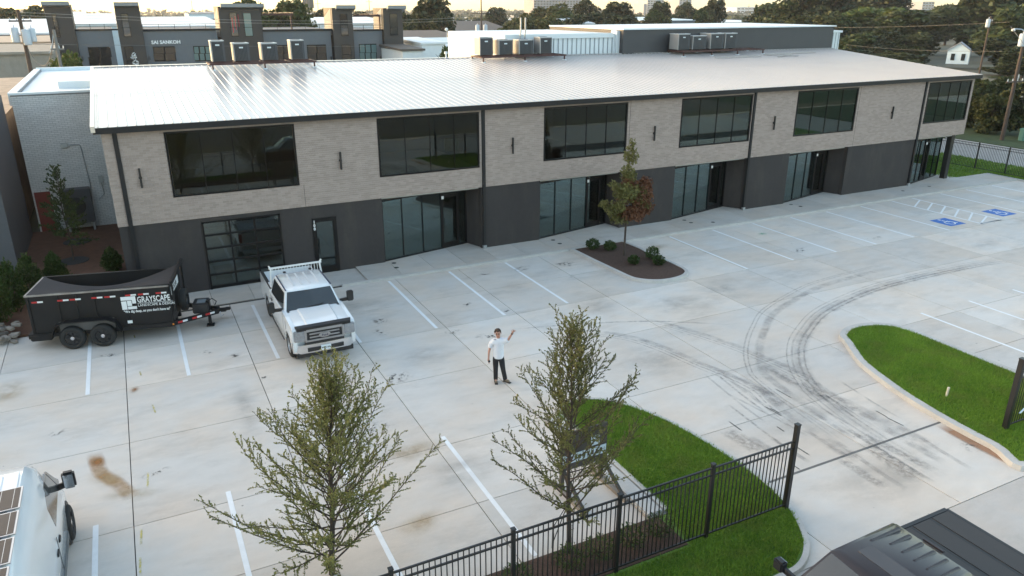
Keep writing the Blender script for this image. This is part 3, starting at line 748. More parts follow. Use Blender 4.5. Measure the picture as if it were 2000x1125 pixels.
for i in range(np_):
    x = px0 + i * pw * sc; x2 = x + pw * sc; a, b = ridge(x), ridge(x2)
    rc.hexa([(x, a - .10, rz_(a) + .03), (x2, b - .10, rz_(b) + .03), (x2, b + .25, rz_(b) + .01), (x, a + .25, rz_(a) + .01), (x, a - .10, rz_(a) + .055), (x2, b - .10, rz_(b) + .055), (x2, b + .25, rz_(b) + .06), (x, a + .25, rz_(a) + .06)])
rc.to('ridge_cap', ROOFM, bld)
# white rear slope down to the back parapet
MB().hexa([(5.3, 13.5, 7.0), (55.2, 11.8, 7.0), (55.2, 30, 5.6), (5.3, 30, 5.6), (5.3, 13.5, 7.80), (55.2, 11.8, 7.70), (55.2, 30, 6.1), (5.3, 30, 6.2)]).to('rear_roof', WHITE, bld)
MB().box(5.6, 13.2, 0, 55.0, 29.8, 5.5).to('rear_wall', WGROUT, bld)
# raised clerestory block: white ribbed part and dark lap-sided part
UW = pm('white wall panel', (.66, .71, .74), .45, var=.05); LAP = pm('dark lap siding', (.045, .045, .049), .6, var=.08)
cl = MB().box(28.0, 12.75, 7.2, 36.3, 22, 9.12).to('clerestory', UW, bld)
MB().box(27.95, 12.62, 8.88, 35.9, 12.76, 9.16).to('eave_trim', UW, cl)
for i in range(24): MB().box(28.05 + i * .34, 12.70, 7.5, 28.09 + i * .34, 12.752, 8.9).to('standing_seam', pm('seam shade', (.28, .31, .34), .5), cl)
MB().box(36.1, 12.55, 7.4, 36.36, 13.2, 9.3).to('corner_trim', UW, cl)
ld = MB().box(36.36, 12.2, 7.2, 55.6, 22, 9.35).to('clerestory', LAP, bld)
for i in range(10): 
    z = 7.55 + i * .18; MB().hexa([(36.36, 12.165, z), (55.6, 12.165, z), (55.6, 12.21, z), (36.36, 12.21, z), (36.36, 12.185, z + .18), (55.6, 12.185, z + .18), (55.6, 12.21, z + .18), (36.36, 12.21, z + .18)]).to('lap_board', LAP, ld)
MB().box(36.30, 12.08, 9.35, 55.75, 22, 9.43).to('coping', UW, ld)
e = MB().box(55.6, 12.4, 7.2, 56.6, 20, 8.95).to('clerestory_end', UW, bld); MB().box(55.58, 12.3, 8.9, 56.75, 20, 9.05).to('coping', UW, e)
for x in (55.85, 56.15, 56.45): MB().box(x, 12.37, 7.4, x + .03, 12.402, 8.9).to('standing_seam', pm('seam shade', (.28, .31, .34), .5), e)

# wall lights
SCL = ['leftmost of six', 'between the first and second upper windows', 'just right of the second downspout', 'fourth from the left', 'between the fourth and fifth upper windows', 'rightmost, near the corner window']
for x, s in zip((6.55, 14.12, 22.13, 30.13, 38.2, 47.7), SCL):
    o = thing('wall_light', 'slim black vertical wall light on the brick, ' + s, 'wall light', (x, 0, 4.82), group='black wall lights on the brick storey')
    MB().box(-.035, -.12, -.37, .035, -.05, .37).to('tube_housing', BLACKM, o, bevel=.008); MB().lathe([(0, -.06), (.06, -.055), (.065, 0)], (0, 0, 0), 'y', 12).to('wall_mount', BLACKM, o)

# ------------------------------------------------------------------ rooftop condensers on steel stands
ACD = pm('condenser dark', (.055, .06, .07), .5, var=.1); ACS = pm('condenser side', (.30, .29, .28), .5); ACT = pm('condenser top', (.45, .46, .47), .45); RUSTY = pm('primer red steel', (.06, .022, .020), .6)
def condenser(px0, px1, pyt, Y, zb, label, group):
    a, b = at(px0, pyt, Y), at(px1, pyt, Y); w_ = (b.x - a.x) * .94; h = a.z - zb; x = (a.x + b.x) / 2
    o = thing('condenser_unit', label, 'air conditioner', (x, Y + w_ / 2, zb), group=group)
    c = MB().box(-w_ / 2, -w_ / 2, .03, w_ / 2, w_ / 2, h - .05).to('cabinet', ACD, o, bevel=.03)
    n = 9
    for k in range(n): MB().box(-w_ / 2 + .08 + k * (w_ - .16) / n, -w_ / 2 - .012, .08, -w_ / 2 + .105 + k * (w_ - .16) / n, -w_ / 2 + .002, h - .12).to('louver', BPLAST, c)
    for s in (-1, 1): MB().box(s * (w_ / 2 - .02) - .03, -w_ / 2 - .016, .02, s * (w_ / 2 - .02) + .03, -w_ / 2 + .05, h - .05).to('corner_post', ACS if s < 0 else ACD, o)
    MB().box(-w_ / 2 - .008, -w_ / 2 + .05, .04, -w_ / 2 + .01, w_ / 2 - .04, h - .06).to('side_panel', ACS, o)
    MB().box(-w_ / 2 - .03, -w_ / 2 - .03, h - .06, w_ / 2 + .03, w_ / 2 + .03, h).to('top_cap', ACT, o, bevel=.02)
    MB().lathe([(0, h + .01), (w_ * .32, h + .012), (w_ * .36, h)], (0, 0, 0), n=16).to('fan_grille', BPLAST, o)
    MB().box(-.10, -w_ / 2 - .02, h - .27, .10, -w_ / 2 - .008, h - .20).to('badge', WHITE, o, bevel=.004)
    return o
GA = 'condenser units on the left rooftop stand'; GB = 'condenser units on the middle rooftop stand'; GC = 'condenser units on the right rooftop stand'
zA, zB, zC = 8.10, 8.06, 8.05
for p, l in (((409, 437, 79), 'tall grey condenser unit at the left end of the left rooftop stand'), ((453, 486, 84), 'short grey condenser unit second from the left on the left rooftop stand'), ((508, 541, 84), 'short grey condenser unit third from the left on the left rooftop stand'), ((565, 593, 78), 'tall grey condenser unit at the right end of the left rooftop stand')):
    condenser(p[0], p[1], p[2], 12.0, zA, l, GA)
for p, l in (((936, 963, 73), 'tall condenser unit at the left end of the middle rooftop stand'), ((973, 1002, 77.5), 'short condenser unit second from the left on the middle rooftop stand'), ((1013, 1042, 77.5), 'short condenser unit third from the left on the middle rooftop stand'), ((1054, 1078, 72.5), 'tall condenser unit at the right end of the middle rooftop stand')):
    condenser(p[0], p[1], p[2], 11.4, zB, l, GB)
for p, l in (((1325, 1349, 66), 'condenser unit at the left end of the stand before the dark siding'), ((1353, 1381, 69.5), 'shorter condenser unit second from the left before the dark siding'), ((1388, 1415, 65), 'condenser unit third from the left before the dark siding'), ((1417, 1441, 64.5), 'condenser unit at the right end of the stand before the dark siding')):
    condenser(p[0], p[1], p[2], 11.0, zC, l, GC)
def stand(x0, x1, y0, y1, z, label, legs):
    o = thing('equipment_stand', label, 'rooftop stand', (x0, y0, z), group='steel equipment stands on the roof'); L, W = x1 - x0, y1 - y0
    f = MB()
    for y in (0, W * .5, W): f.box(0, y - .03, -.10, L, y + .03, -.02)
    for x in (0, L * .25, L * .5, L * .75, L): f.box(x - .03, .031, -.095, x + .03, W - .031, -.025)
    f.to('deck_frame', RUSTY, o)
    for x in legs:
        for y in (0, W):
            zz = rz_(y0 + y) - z + .0; MB().box(x * L - .035, y - .035, zz, x * L + .035, y + .035, -.021).to('leg', RUSTY, o); MB().box(x * L - .10, y - .10, zz + .005, x * L + .10, y + .10, zz + .05).to('foot_plate', WHITE, o)
stand(10.65, 16.0, 11.2, 12.9, zA, 'low red-brown steel stand under the left condenser group', (.02, .5, .98))
stand(25.5, 31.2, 10.7, 12.3, zB, 'low red-brown steel stand under the middle condenser group', (.02, .5, .98))
stand(39.8, 47.0, 10.3, 11.9, zC, 'low red-brown steel stand under the right condenser group', (.02, .35, .66, .98))
vp = thing('vent_pipes', 'pair of tall grey vent pipes rising beside the middle condensers', 'pipe', (28.9, 12.4, 7.7))
for dx in (0, .32): MB().tube([(dx, 0, 0), (dx, 0, 1.5), (dx + .03, 0, 1.65), (dx + .03, 0, 2.45)], .05, 8).to('pipe', STEEL, vp)
o = thing('roof_vent', 'small white vent stack standing on the ridge', 'vent', (24.1, 12.75, 7.85)); MB().lathe([(0, .42), (.10, .42), (.10, .28), (.05, .28), (.05, .08), (.12, 0)], (0, 0, 0), n=12).to('stack', WHITE, o, smooth=40)
for i, (xa, ya, xb, yb) in enumerate(((46.3, 9.6, 51.5, 9.9), (46.6, 8.6, 48.6, 9.4), (48.4, 8.5, 46.4, 9.5), (41.5, 9.0, 45.6, 9.1))):
    m = MB().bar((xa, ya, rz_(ya) + .09), (xb, yb, rz_(yb) + .09), .09, .05); tag(m.to('metal_trim', pm('loose trim', (.35, .34, .34), .5, .4)), ('long loose strip of metal trim lying before the dark siding', 'upper of two crossed trim strips on the roof', 'lower of two crossed trim strips on the roof', 'loose trim strip lying in front of the right condensers')[i], 'metal trim', 'loose trim strips on the roof')

# ------------------------------------------------------------------ neighbour on the left: white painted brick, grey wall, planting court
nb = thing('white_brick_building', 'white painted brick building with flat white roof at the left', 'building')
wl = MB(); wl.box(1.62, 12.69, 0, 5.6, 13.0, 6.85); wl.box(1.62, 13.0, 0, 1.9, 29.5, 6.85)
wb = wl.to('brick_wall', WGROUT, nb)
bricks(wb, 1.62, 5.6, .0, 6.80, [(1.70, 2.40, -1, 2.06)], 12.69, .254, .09, WPAINT, 'brickwork', 300, .012, .022)
MB().box(1.66, 13.0, 6.1, 5.45, 29.2, 6.74).to('flat_roof', WHITE, nb)
MB().box(1.55, 12.6, 6.82, 5.65, 12.95, 6.92).to('coping', WHITE, nb); MB().box(1.6, 29.2, 5.5, 5.45, 29.6, 6.95).to('rear_parapet', WHITE, nb); MB().box(1.5, 12.96, 6.3, 1.85, 29.19, 6.9).to('coping', WHITE, nb)
MB().box(3.5, 16, 6.74, 5.3, 22, 7.1).to('roof_curb', WHITE, nb)
RED = pm('red door', (.19, .025, .02), .55)
d = MB().box(1.70, 12.66, 0, 2.40, 12.72, 2.06).to('door', RED, nb); MB().lathe([(0, -.05), (.03, -.05), (.03, 0)], (2.32, 12.66, 1.0), 'y', 8).to('handle', STEEL, d)
c = MB(); c.tube([(3.6, 12.62, 4.3), (4.1, 12.62, 4.3), (4.15, 12.62, 4.2), (4.25, 12.62, 2.3), (4.2, 12.62, 1.5)], .02, 6); c.box(3.3, 12.55, 4.2, 3.6, 12.68, 4.42); c.tube([(4.75, 12.6, 2.4), (4.8, 12.6, 1.7), (4.5, 12.6, 1.45)], .025, 6); c.box(4.66, 12.55, 2.3, 4.86, 12.68, 2.65)
c.to('conduit', STEEL, nb)
o = thing('condenser_unit', 'large dark condenser unit mounted low on the white brick wall', 'air conditioner', (3.55, 12.15, .45)); MB().box(-.65, -.3, 0, .65, .3, 1.75).to('cabinet', ACD, o, bevel=.03); MB().lathe([(0, 0), (.42, .0), (.46, .03)], (-.1, -.34, .9), 'y', 18).to('fan_grille', BPLAST, o)
MB().box(-.6, -.25, -.45, -.5, .25, 0).to('leg', STEEL, o); MB().box(.5, -.25, -.45, .6, .25, 0).to('leg', STEEL, o)
gw = thing('grey_stucco_building', 'dark grey stucco building at the left edge of the picture', 'building')
MB().box(-45, 5.6, 0, 1.30, 12.4, 6.9).to('wall', pm('slate stucco', (.085, .09, .10), .85, var=.1, scale=.8), gw)  # long unseen stretch to the left is added to block low sun from the lot
MB().box(-8, 12.6, 0, .9, 40, 5.6).to('rear_block', pm('weathered parapet', (.36, .27, .20), .8, var=.25, scale=1.2, dirt=.5), gw); MB().box(-7.6, 13, 5.0, .6, 39.6, 5.35).to('flat_roof', WHITE, gw)
MB().box(-44.7, 5.9, 6.91, 1.0, 12.1, 6.96).to('roof', WHITE, gw)
struct(MB().box(-6, -1.9, -.2, 5.45, 12.69, .05).to('planting_bed', SOIL))
# ------------------------------------------------------------------ vehicles
CARW = pm('white car paint', (.68, .70, .72), .22, var=.03, coat=.8); CARD = pm('dark metallic paint', (.024, .015, .014), .30, .35, var=.05, coat=.5)
CGLASS = pm('car glass', (.012, .016, .018), .04, var=.05, spec=.7, coat=.6); LAMP = pm('lamp glass', (.30, .31, .33), .10, .4, var=.35, scale=16, coat=1.)
REDL = pm('red lamp', (.35, .01, .01), .25); AMB = pm('amber lamp', (.6, .2, .02), .3); GRILLE = pm('grille silver', (.42, .42, .43), .28, .9)
def wheel(parent, x, y, r, wd, rim, side, spokes=8):
    o = link('wheel', MB().lathe([(r * .62, -wd / 2 + .02), (r * .80, -wd / 2), (r * .94, -wd / 2 + .02), (r, -wd * .3), (r, wd * .3), (r * .94, wd / 2 - .02), (r * .8, wd / 2), (r * .62, wd / 2 - .02)], (0, 0, 0), 'y', 26).mesh('wheel', RUBBER, smooth=50), parent, (x, y, r))
    s = side; m = MB()
    m.lathe([(r * .64, s * (wd / 2 - .03)), (r * .60, s * (wd / 2 - .015)), (r * .56, s * (wd / 2 - .06)), (r * .2, s * (wd / 2 - .075)), (.0, s * (wd / 2 - .075))], (0, 0, 0), 'y', 24)
    q = m.to('rim', rim, o, smooth=40)
    sp = MB()
    for k in range(spokes):
        a = 2 * math.pi * k / spokes; sp.obox((math.cos(a) * r * .36, s * (wd / 2 - .05), math.sin(a) * r * .36), (r * .42, .03, r * .11), Matrix.Rotation(-a, 3, 'Y'))
    sp.to('spokes', rim, o); MB().lathe([(0, s * (wd / 2 - .02)), (r * .16, s * (wd / 2 - .03)), (r * .18, s * (wd / 2 - .08))], (0, 0, 0), 'y', 12).to('hub_cap', CHROME, o)
    return o
def arc(cx, cz, r, a0, a1, n=10): return [(cx + r * math.cos(R(a0 + (a1 - a0) * i / n)), cz + r * math.sin(R(a0 + (a1 - a0) * i / n))) for i in range(n + 1)]
def quadpane(mb, A, B, C, D, u0, u1, v0, v1, off, th=.02):
    A, B, C, D = map(Vector, (A, B, C, D)); n = (B - A).cross(D - A).normalized()
    P = lambda u, v: (A * (1 - u) + B * u) * (1 - v) + (D * (1 - u) + C * u) * v
    q = [P(u0, v0), P(u1, v0), P(u1, v1), P(u0, v1)]
    mb.add([p - n * th for p in q] + [p + n * off for p in q], [(3, 2, 1, 0), (4, 5, 6, 7), (0, 1, 5, 4), (1, 2, 6, 5), (2, 3, 7, 6), (3, 0, 4, 7)]); return mb
def pickup(o, paint, fa, ra, wr, nose, tail, cab0, cab1, roof0, roof1, hw, zs, zb, zr, zh, belt, tow, trim, doors, rim):
    """x forward; fa/ra axle x, nose/tail ends, cab0..cab1 base of cab, roof0..roof1 roof, hw half width"""
    za = wr + .10
    side = [(tail, .58), (tail, zb)] + [(cab0 - .02, zb), (cab0 - .02, belt), (cab1 + .05, zh + .02), (nose - .14, zh - .05), (nose - .05, zh - .13), (nose - .04, .72), (nose - .10, .50)]
    side += [(fa + za, .50)] + arc(fa, wr - .02, za, 5, 175, 9) + [(fa - za, .42), (ra + za, .42)] + arc(ra, wr - .02, za, 5, 175, 9) + [(ra - za, .50)]
    b = MB()
    b.side(side, hw - .13, hw); b.side(side, -hw, -hw + .13)
    b.box(cab0 - .04, -hw + .13, .45, nose - .5, hw - .13, belt - .25)     # core
    b.box(tail, -hw + .13, .60, tail + .08, hw - .13, zb - .01)           # tailgate
    b.box(tail + .08, -hw + .13, .70, cab0, hw - .13, .78)                # bed floor
    b.box(cab0 - .06, -hw + .13, .78, cab0, hw - .13, zb - .005)          # bulkhead
    b.box(nose - .5, -hw + .13, .55, nose - .16, hw - .13, zh - .18)
    body = b.to('body', paint, o, bevel=.022, smooth=40)
    for x in (fa, ra):
        for s in (-1, 1): MB().lathe([(0, 0), (za - .01, 0)], (x, s * (hw - .14), wr - .02), 'y', 20).to('wheel_arch', RUBBER, body)
    # hood with raised centre
    hx = [cab1 + .06, cab1 - .0 + (nose - cab1) * .35, cab1 + (nose - cab1) * .7, nose - .06]; hz = [zh + .03, zh + .02, zh - .01, zh - .075]
    ys = [-hw + .04, -hw * .72, -hw * .55, -hw * .5, -.2, .2, hw * .5, hw * .55, hw * .72, hw - .04]; dz = [-.05, .0, .0, .035, .02, .02, .035, .0, .0, -.05]
    h = MB(); v = [(x, y * (1 - .04 * i / 3), z + d) for i, (x, z) in enumerate(zip(hx, hz)) for y, d in zip(ys, dz)]; n = len(ys)
    h.add(v + [(x, y, z - .12) for x, y, z in v], [(i * n + j, i * n + j + 1, (i + 1) * n + j + 1, (i + 1) * n + j) for i in range(3) for j in range(n - 1)])
    m = len(v); fr = [(3 * n + j, 3 * n + j + 1, m + 3 * n + j + 1, m + 3 * n + j) for j in range(n - 1)]
    h.f += fr
    h.to('hood', paint, o, smooth=35)
    # cab
    tw = hw - .20; c = MB()
    B_ = [(cab0, -hw + .02, belt), (cab1, -hw + .06, belt + .02), (cab1 + .06, 0, belt + .03), (cab1, hw - .06, belt + .02), (cab0, hw - .02, belt)]
    T_ = [(roof0, -tw, zr - .05), (roof1, -tw + .03, zr - .06), (roof1 + .06, 0, zr - .045), (roof1, tw - .03, zr - .06), (roof0, tw, zr - .05)]
    T2 = [(roof0 + .08, -tw + .14, zr), (roof1 - .14, -tw + .16, zr), (roof1 - .10, 0, zr + .015), (roof1 - .14, tw - .16, zr), (roof0 + .08, tw - .14, zr)]
    c.loft([B_, T_, T2]); cab = c.to('cab', paint, o, bevel=.025, smooth=45)
    # glass
    ws = MB(); quadpane(ws, B_[1], B_[2], T_[2], T_[1], .07, 1.0, .06, .95, .012); quadpane(ws, B_[2], B_[3], T_[3], T_[2], .0, .93, .06, .95, .012)
    W = ws.to('windshield', CGLASS, o)
    for s in (-1, 1):
        i0, i1 = (0, 1) if s < 0 else (4, 3)
        cuts = [(.06, .92)] if doors == 1 else [(.05, .47), (.52, .92)]
        for u0, u1 in cuts:
            q = MB(); quadpane(q, B_[i0], B_[i1], T_[i1], T_[i0], u0, u1, .07, .88, .012 if s < 0 else -.0, .02 if s < 0 else .0)
            if s > 0: q = MB(); quadpane(q, B_[i1], B_[i0], T_[i0], T_[i1], 1 - u1, 1 - u0, .07, .88, .012)
            q.to('side_window', CGLASS, o)
    q = MB(); quadpane(q, B_[4], B_[0], T_[0], T_[4], .1, .9, .1, .85, .012); q.to('rear_window', CGLASS, o)
    # doors: shut lines as slim dark strips, handles
    dl = [cab0 + .05, cab1 - .12] if doors == 1 else [cab0 + .05, (cab0 + cab1) / 2 - .1, cab1 - .12]
    for s in (-1, 1):
        for x in dl: MB().box(x - .006, s * (hw + .001) - .003, .55, x + .006, s * (hw + .001) + .003, belt - .02).to('door_seam', BPLAST, o)
        for x in dl[:-1]: MB().box(x + .10, s * (hw + .02) - .015, belt - .22, x + .30, s * (hw + .02) + .015, belt - .17).to('door_handle', BPLAST if trim == 'work' else paint, o)
        MB().box(ra + za + .05, s * hw - .03, .40, fa - za - .02, s * (hw + .08) + .03, .46).to('running_board', BPLAST, o)
        # towing mirrors
        mx = cab1 - .18
        M = MB().box(mx - .07, s * (hw + .32) - .11, belt + .02, mx + .09, s * (hw + .32) + .11, belt + (.38 if tow else .24)).to('mirror', BPLAST, o, bevel=.03)
        a = MB(); a.bar((mx, s * (hw - .04), belt + .10), (mx, s * (hw + .24), belt + .12), .06, .05); a.bar((mx, s * (hw - .04), belt + .05), (mx, s * (hw + .24), belt + .05), .05, .04); a.to('mirror_arm', BPLAST, M)
        MB().box(mx - .076, s * (hw + .32) - .085, belt + .05, mx - .069, s * (hw + .32) + .085, belt + (.35 if tow else .21)).to('mirror_glass', CHROME, M)
        MB().box(tail - .012, s * (hw - .08) - .06, zb - .5, tail + .08, s * (hw - .08) + .065, zb - .06).to('tail_light', REDL, o)
        MB().box(nose - .17, s * (hw - .20) - .17, zh - .50, nose + .005, s * (hw - .20) + .185, zh - .135).to('headlight', LAMP, o, bevel=.02)
    # grille, bumper
    gz0, gz1 = .74, zh - .11; G_ = MB().box(nose - .17, -hw + .38, gz0, nose - .02, hw - .38, gz1).to('grille', BPLAST, o)
    gh = gz1 - gz0
    fr = MB(); y0, y1 = -hw + .40, hw - .40; za_, zb_ = gz0 + gh * .22, gz1 - gh * .14
    for zz in (za_, zb_): fr.box(nose - .03, y0, zz - .03, nose + .012, y1, zz + .03)
    for s in (-1, 1): fr.box(nose - .03, s * y1 - .035, za_ - .03, nose + .011, s * y1 + .035, zb_ + .03)
    fr.to('grille_frame', GRILLE, G_, bevel=.01)
    for k in range(2): zz = za_ + (zb_ - za_) * (k + 1) / 3; MB().box(nose - .025, y0 + .12, zz - .022, nose + .008, y1 - .12, zz + .022).to('grille_bar', GRILLE, G_, bevel=.008)
    MB().box(nose - .025, y0 + .03, gz1 - gh * .08, nose + .006, y1 - .03, gz1 - gh * .02).to('grille_bar', GRILLE, G_)
    bp = MB(); pr = [(-hw, nose - .32), (-hw - .01, nose - .16), (-hw + .22, nose), (0, nose + .03), (hw - .22, nose), (hw + .01, nose - .16), (hw, nose - .32)]
    for (ya, xa), (yb, xb) in zip(pr, pr[1:]):
        bp.hexa([(xa - .1, ya, .45), (xa, ya, .45), (xb, yb, .45), (xb - .1, yb, .45), (xa - .1, ya, .74), (xa, ya, .74), (xb, yb, .74), (xb - .1, yb, .74)])
    BU = bp.to('front_bumper', CHROME, o, bevel=.02, smooth=50)
    MB().box(nose - .05, -hw + .42, .50, nose + .036, hw - .42, .63).to('bumper_intake', BPLAST, BU)
    rb = MB().box(tail - .16, -hw + .1, .50, tail + .02, hw - .1, .68).to('rear_bumper', CHROME, o, bevel=.02)
    MB().box(nose - .12, -hw + .1, .30, nose - .04, hw - .1, .46).to('air_dam', BPLAST, o)
    for x in (fa, ra):
        for s in (-1, 1): wheel(o, x, s * (hw - .13), wr, .27, rim, s)
    return dict(B=B_, T=T_, body=body, cab=cab, G=G_, BU=BU)

# white work pickup facing the camera
wp = thing('pickup_truck', 'white work pickup truck with headache rack, parked nose out by the garage door', 'pickup truck', (11.03, -5.75, 0), R(-90))
hw = 1.0
wr = .41
K = pickup(wp, CARW, 2.0, -1.85, wr, 2.98, -2.98, -.83, 1.46, -.74, 1.02, hw, .5, 1.42, 1.98, 1.38, 1.33, True, 'work', 1, pm('steel rim', (.40, .41, .42), .35, .8))
nose = 2.98
# roof ribs, clearance lights, rack, bed rails, bug deflector
for y in (-.42, -.14, .14, .42): MB().box(-.55, y - .035, 1.976, .80, y + .035, 1.992).to('roof_rib', CARW, K['cab'], bevel=.006)
for y in (-.45, .45): MB().box(-.80, y - .05, 1.98, -.70, y + .05, 2.03).to('work_light', BPLAST, wp, bevel=.01)
for s in (-1, 1): MB().box(-.66, s * .755 - .02, 1.945, 1.02, s * .755 + .02, 1.965).to('roof_gutter', pm('navy seal', (.02, .03, .07), .4), K['cab'])
for s in (-1, 1): MB().box(-2.95, s * .935 - .06, 1.42, -.87, s * .935 + .06, 1.45).to('bed_rail_cap', BPLAST, wp, bevel=.01)
MB().box(-2.98, -.88, 1.41, -2.90, .88, 1.44).to('tailgate_cap', BPLAST, wp)
rk = MB()
for s in (-1, 1): rk.bar((-.95, s * .92, 1.44), (-1.02, s * .86, 2.12), .07, .05); rk.bar((-.95, s * .92, 1.44), (-.55 - .9, s * .92, 1.46), .06, .05); rk.bar((-1.02, s * .86, 2.10), (-1.02, s * .93, 2.22), .05)
rk.bar((-1.02, -.93, 2.12), (-1.02, .93, 2.12), .07, .05); rk.bar((-.985, -.9, 1.72), (-.985, .9, 1.72), .05)
RK = rk.to('headache_rack', pm('white steel', (.66, .67, .67), .4), wp)
gr = MB()
for k in range(16): gr.bar((-.985, -.80 + k * .105, 1.74), (-1.02, -.80 + k * .105, 2.10), .018)
gr.to('rack_mesh', pm('white steel', (.66, .67, .67), .4), RK)
tb = MB().box(-1.45, -.84, .80, -1.10, .84, 1.50).to('tool_box', pm('aluminium box', (.50, .52, .54), .35, .6, var=.2, scale=6), wp, bevel=.02)
df = MB(); df.hexa([(nose - .16, -hw + .10, 1.26), (nose - .01, -hw + .14, 1.19), (nose - .01, hw - .14, 1.19), (nose - .16, hw - .10, 1.26), (nose - .14, -hw + .10, 1.385), (nose + .03, -hw + .16, 1.345), (nose + .03, hw - .16, 1.345), (nose - .14, hw - .10, 1.385)])
df.to('bug_deflector', BPLAST, wp, bevel=.01)
em = MB().lathe([(0, .02), (.13, .018), (.145, .0)], (0, 0, 0), 'x', 24).to('emblem', GRILLE, wp, (nose + .01, 0, 1.0)); em.scale = (1, 1.3, .6)
text('emblem_text', 'Ford', .10, pm('navy', (.02, .03, .08), .3), wp, (nose + .034, 0, .97), (R(90), 0, R(90)), .002, align='CENTER', bold=.002)
lp = MB().box(nose + .035, -.16, .50, nose + .05, .16, .66).to('license_plate', WHITE, wp); 
text('plate_text', 'WKK-606', .085, BLACKM, wp, (nose + .0515, 0, .545), (R(90), 0, R(90)), .001, align='CENTER', sx=.82, bold=.002)
for s in (-1, 1): MB().bar((1.54, s * .1 - .35, 1.40), (1.42, s * .1 + .28, 1.47), .025).to('wiper', BPLAST, wp)
MB().box(1.46, -.86, 1.36, 1.60, .86, 1.395).to('cowl', BPLAST, wp)
for s in (-1, 1): MB().box(1.75, s * 1.001 - .004, .90, 1.80, s * 1.001 + .004, 1.18).to('fender_vent', BPLAST, wp)

# dark pickup on the street
dp = thing('pickup_truck', 'dark brown-black crew cab pickup truck with folding bed cover at the bottom right', 'pickup truck', (17.05, -24.83, -.02), R(180))
K = pickup(dp, CARD, 1.95, -1.72, .41, 2.92, -2.85, -1.12, 1.42, -.98, .66, 1.0, .5, 1.44, 1.95, 1.22, 1.24, False, 'x', 2, pm('dark rim', (.10, .10, .11), .3, .8))
for y in (-.58, -.36, -.12, .12, .36, .58):
    m = MB(); m.hexa([(-.86, y - .045, 1.945), (-.05 if abs(y) > .5 else -.28, y - .03, 1.945), (-.05 if abs(y) > .5 else -.28, y + .03, 1.945), (-.86, y + .045, 1.945), (-.84, y - .025, 1.972), (-.12 if abs(y) > .5 else -.34, y - .015, 1.962), (-.12 if abs(y) > .5 else -.34, y + .015, 1.962), (-.84, y + .025, 1.972)])
    m.to('roof_rib', CARD, K['cab'], bevel=.006)
MB().box(-.02, -.50, 1.935, .36, .50, 1.957).to('sunroof', pm('sunroof glass', (.05, .042, .040), .25, coat=.3), K['cab'], bevel=.02)
COV = pm('bed cover', (.028, .024, .023), .55, var=.08); COVS = pm('bed cover seam', (.012, .012, .013), .5)
for k in range(3): MB().box(-2.80 + k * .56, -.90, 1.40, -2.26 + k * .56 - .04, .90, 1.475).to('bed_cover_panel', COV, dp, bevel=.012)
for k in range(2): MB().box(-2.30 + k * .56 + .002, -.90, 1.40, -2.24 + k * .56 - .002, .90, 1.467).to('bed_cover_hinge', COVS, dp)
for s in (-1, 1): MB().box(-2.84, s * .95 - .05, 1.44, -1.16, s * .95 + .05, 1.472).to('bed_rail_cap', BPLAST, dp, bevel=.01)
MB().box(-2.87, -.95, 1.43, -2.80, .95, 1.47).to('tailgate_cap', BPLAST, dp)
MB().box(-1.03, -.20, 1.92, -.96, .20, 1.955).to('brake_light_housing', CARD, K['cab'], bevel=.012)

# white high-roof van in the bottom left corner
vn = thing('van', 'white high-roof camper van with solar panels on its roof, bottom left corner', 'van', (2.93, -16.85, 0), R(90))
def vsec(x, hw_, zt, zw, tw_, z0=.36):   # half width at the waist, roof height, waist height, roof half width
    p = [(hw_ - .06, z0), (hw_, z0 + .18), (hw_, zw), (hw_ - (hw_ - tw_) * .55, zw + (zt - zw) * .62), (tw_ + .02, zt - .12), (tw_ - .10, zt - .01), (tw_ * .4, zt)]
    return [(x, y, z) for y, z in p] + [(x, -y, z) for y, z in p[::-1]]
S = [vsec(2.95, .80, .80, .6, .62), vsec(2.86, .92, 1.02, .7, .70), vsec(2.45, 1.00, 1.24, .9, .82), vsec(1.95, 1.02, 1.42, 1.1, .84), vsec(1.50, 1.025, 1.95, 1.2, .80), vsec(1.10, 1.025, 2.48, 1.2, .80), vsec(.80, 1.025, 2.62, 1.2, .80), vsec(.4, 1.025, 2.66, 1.2, .80), vsec(-1.2, 1.025, 2.66, 1.2, .80), vsec(-2.80, 1.02, 2.64, 1.2, .80), vsec(-2.95, .97, 2.55, 1.2, .76)]
b = MB(); b.loft(S); body = b.to('body', CARW, vn, smooth=38)
VG = pm('van glass', (.10, .105, .105), .08, coat=.6)
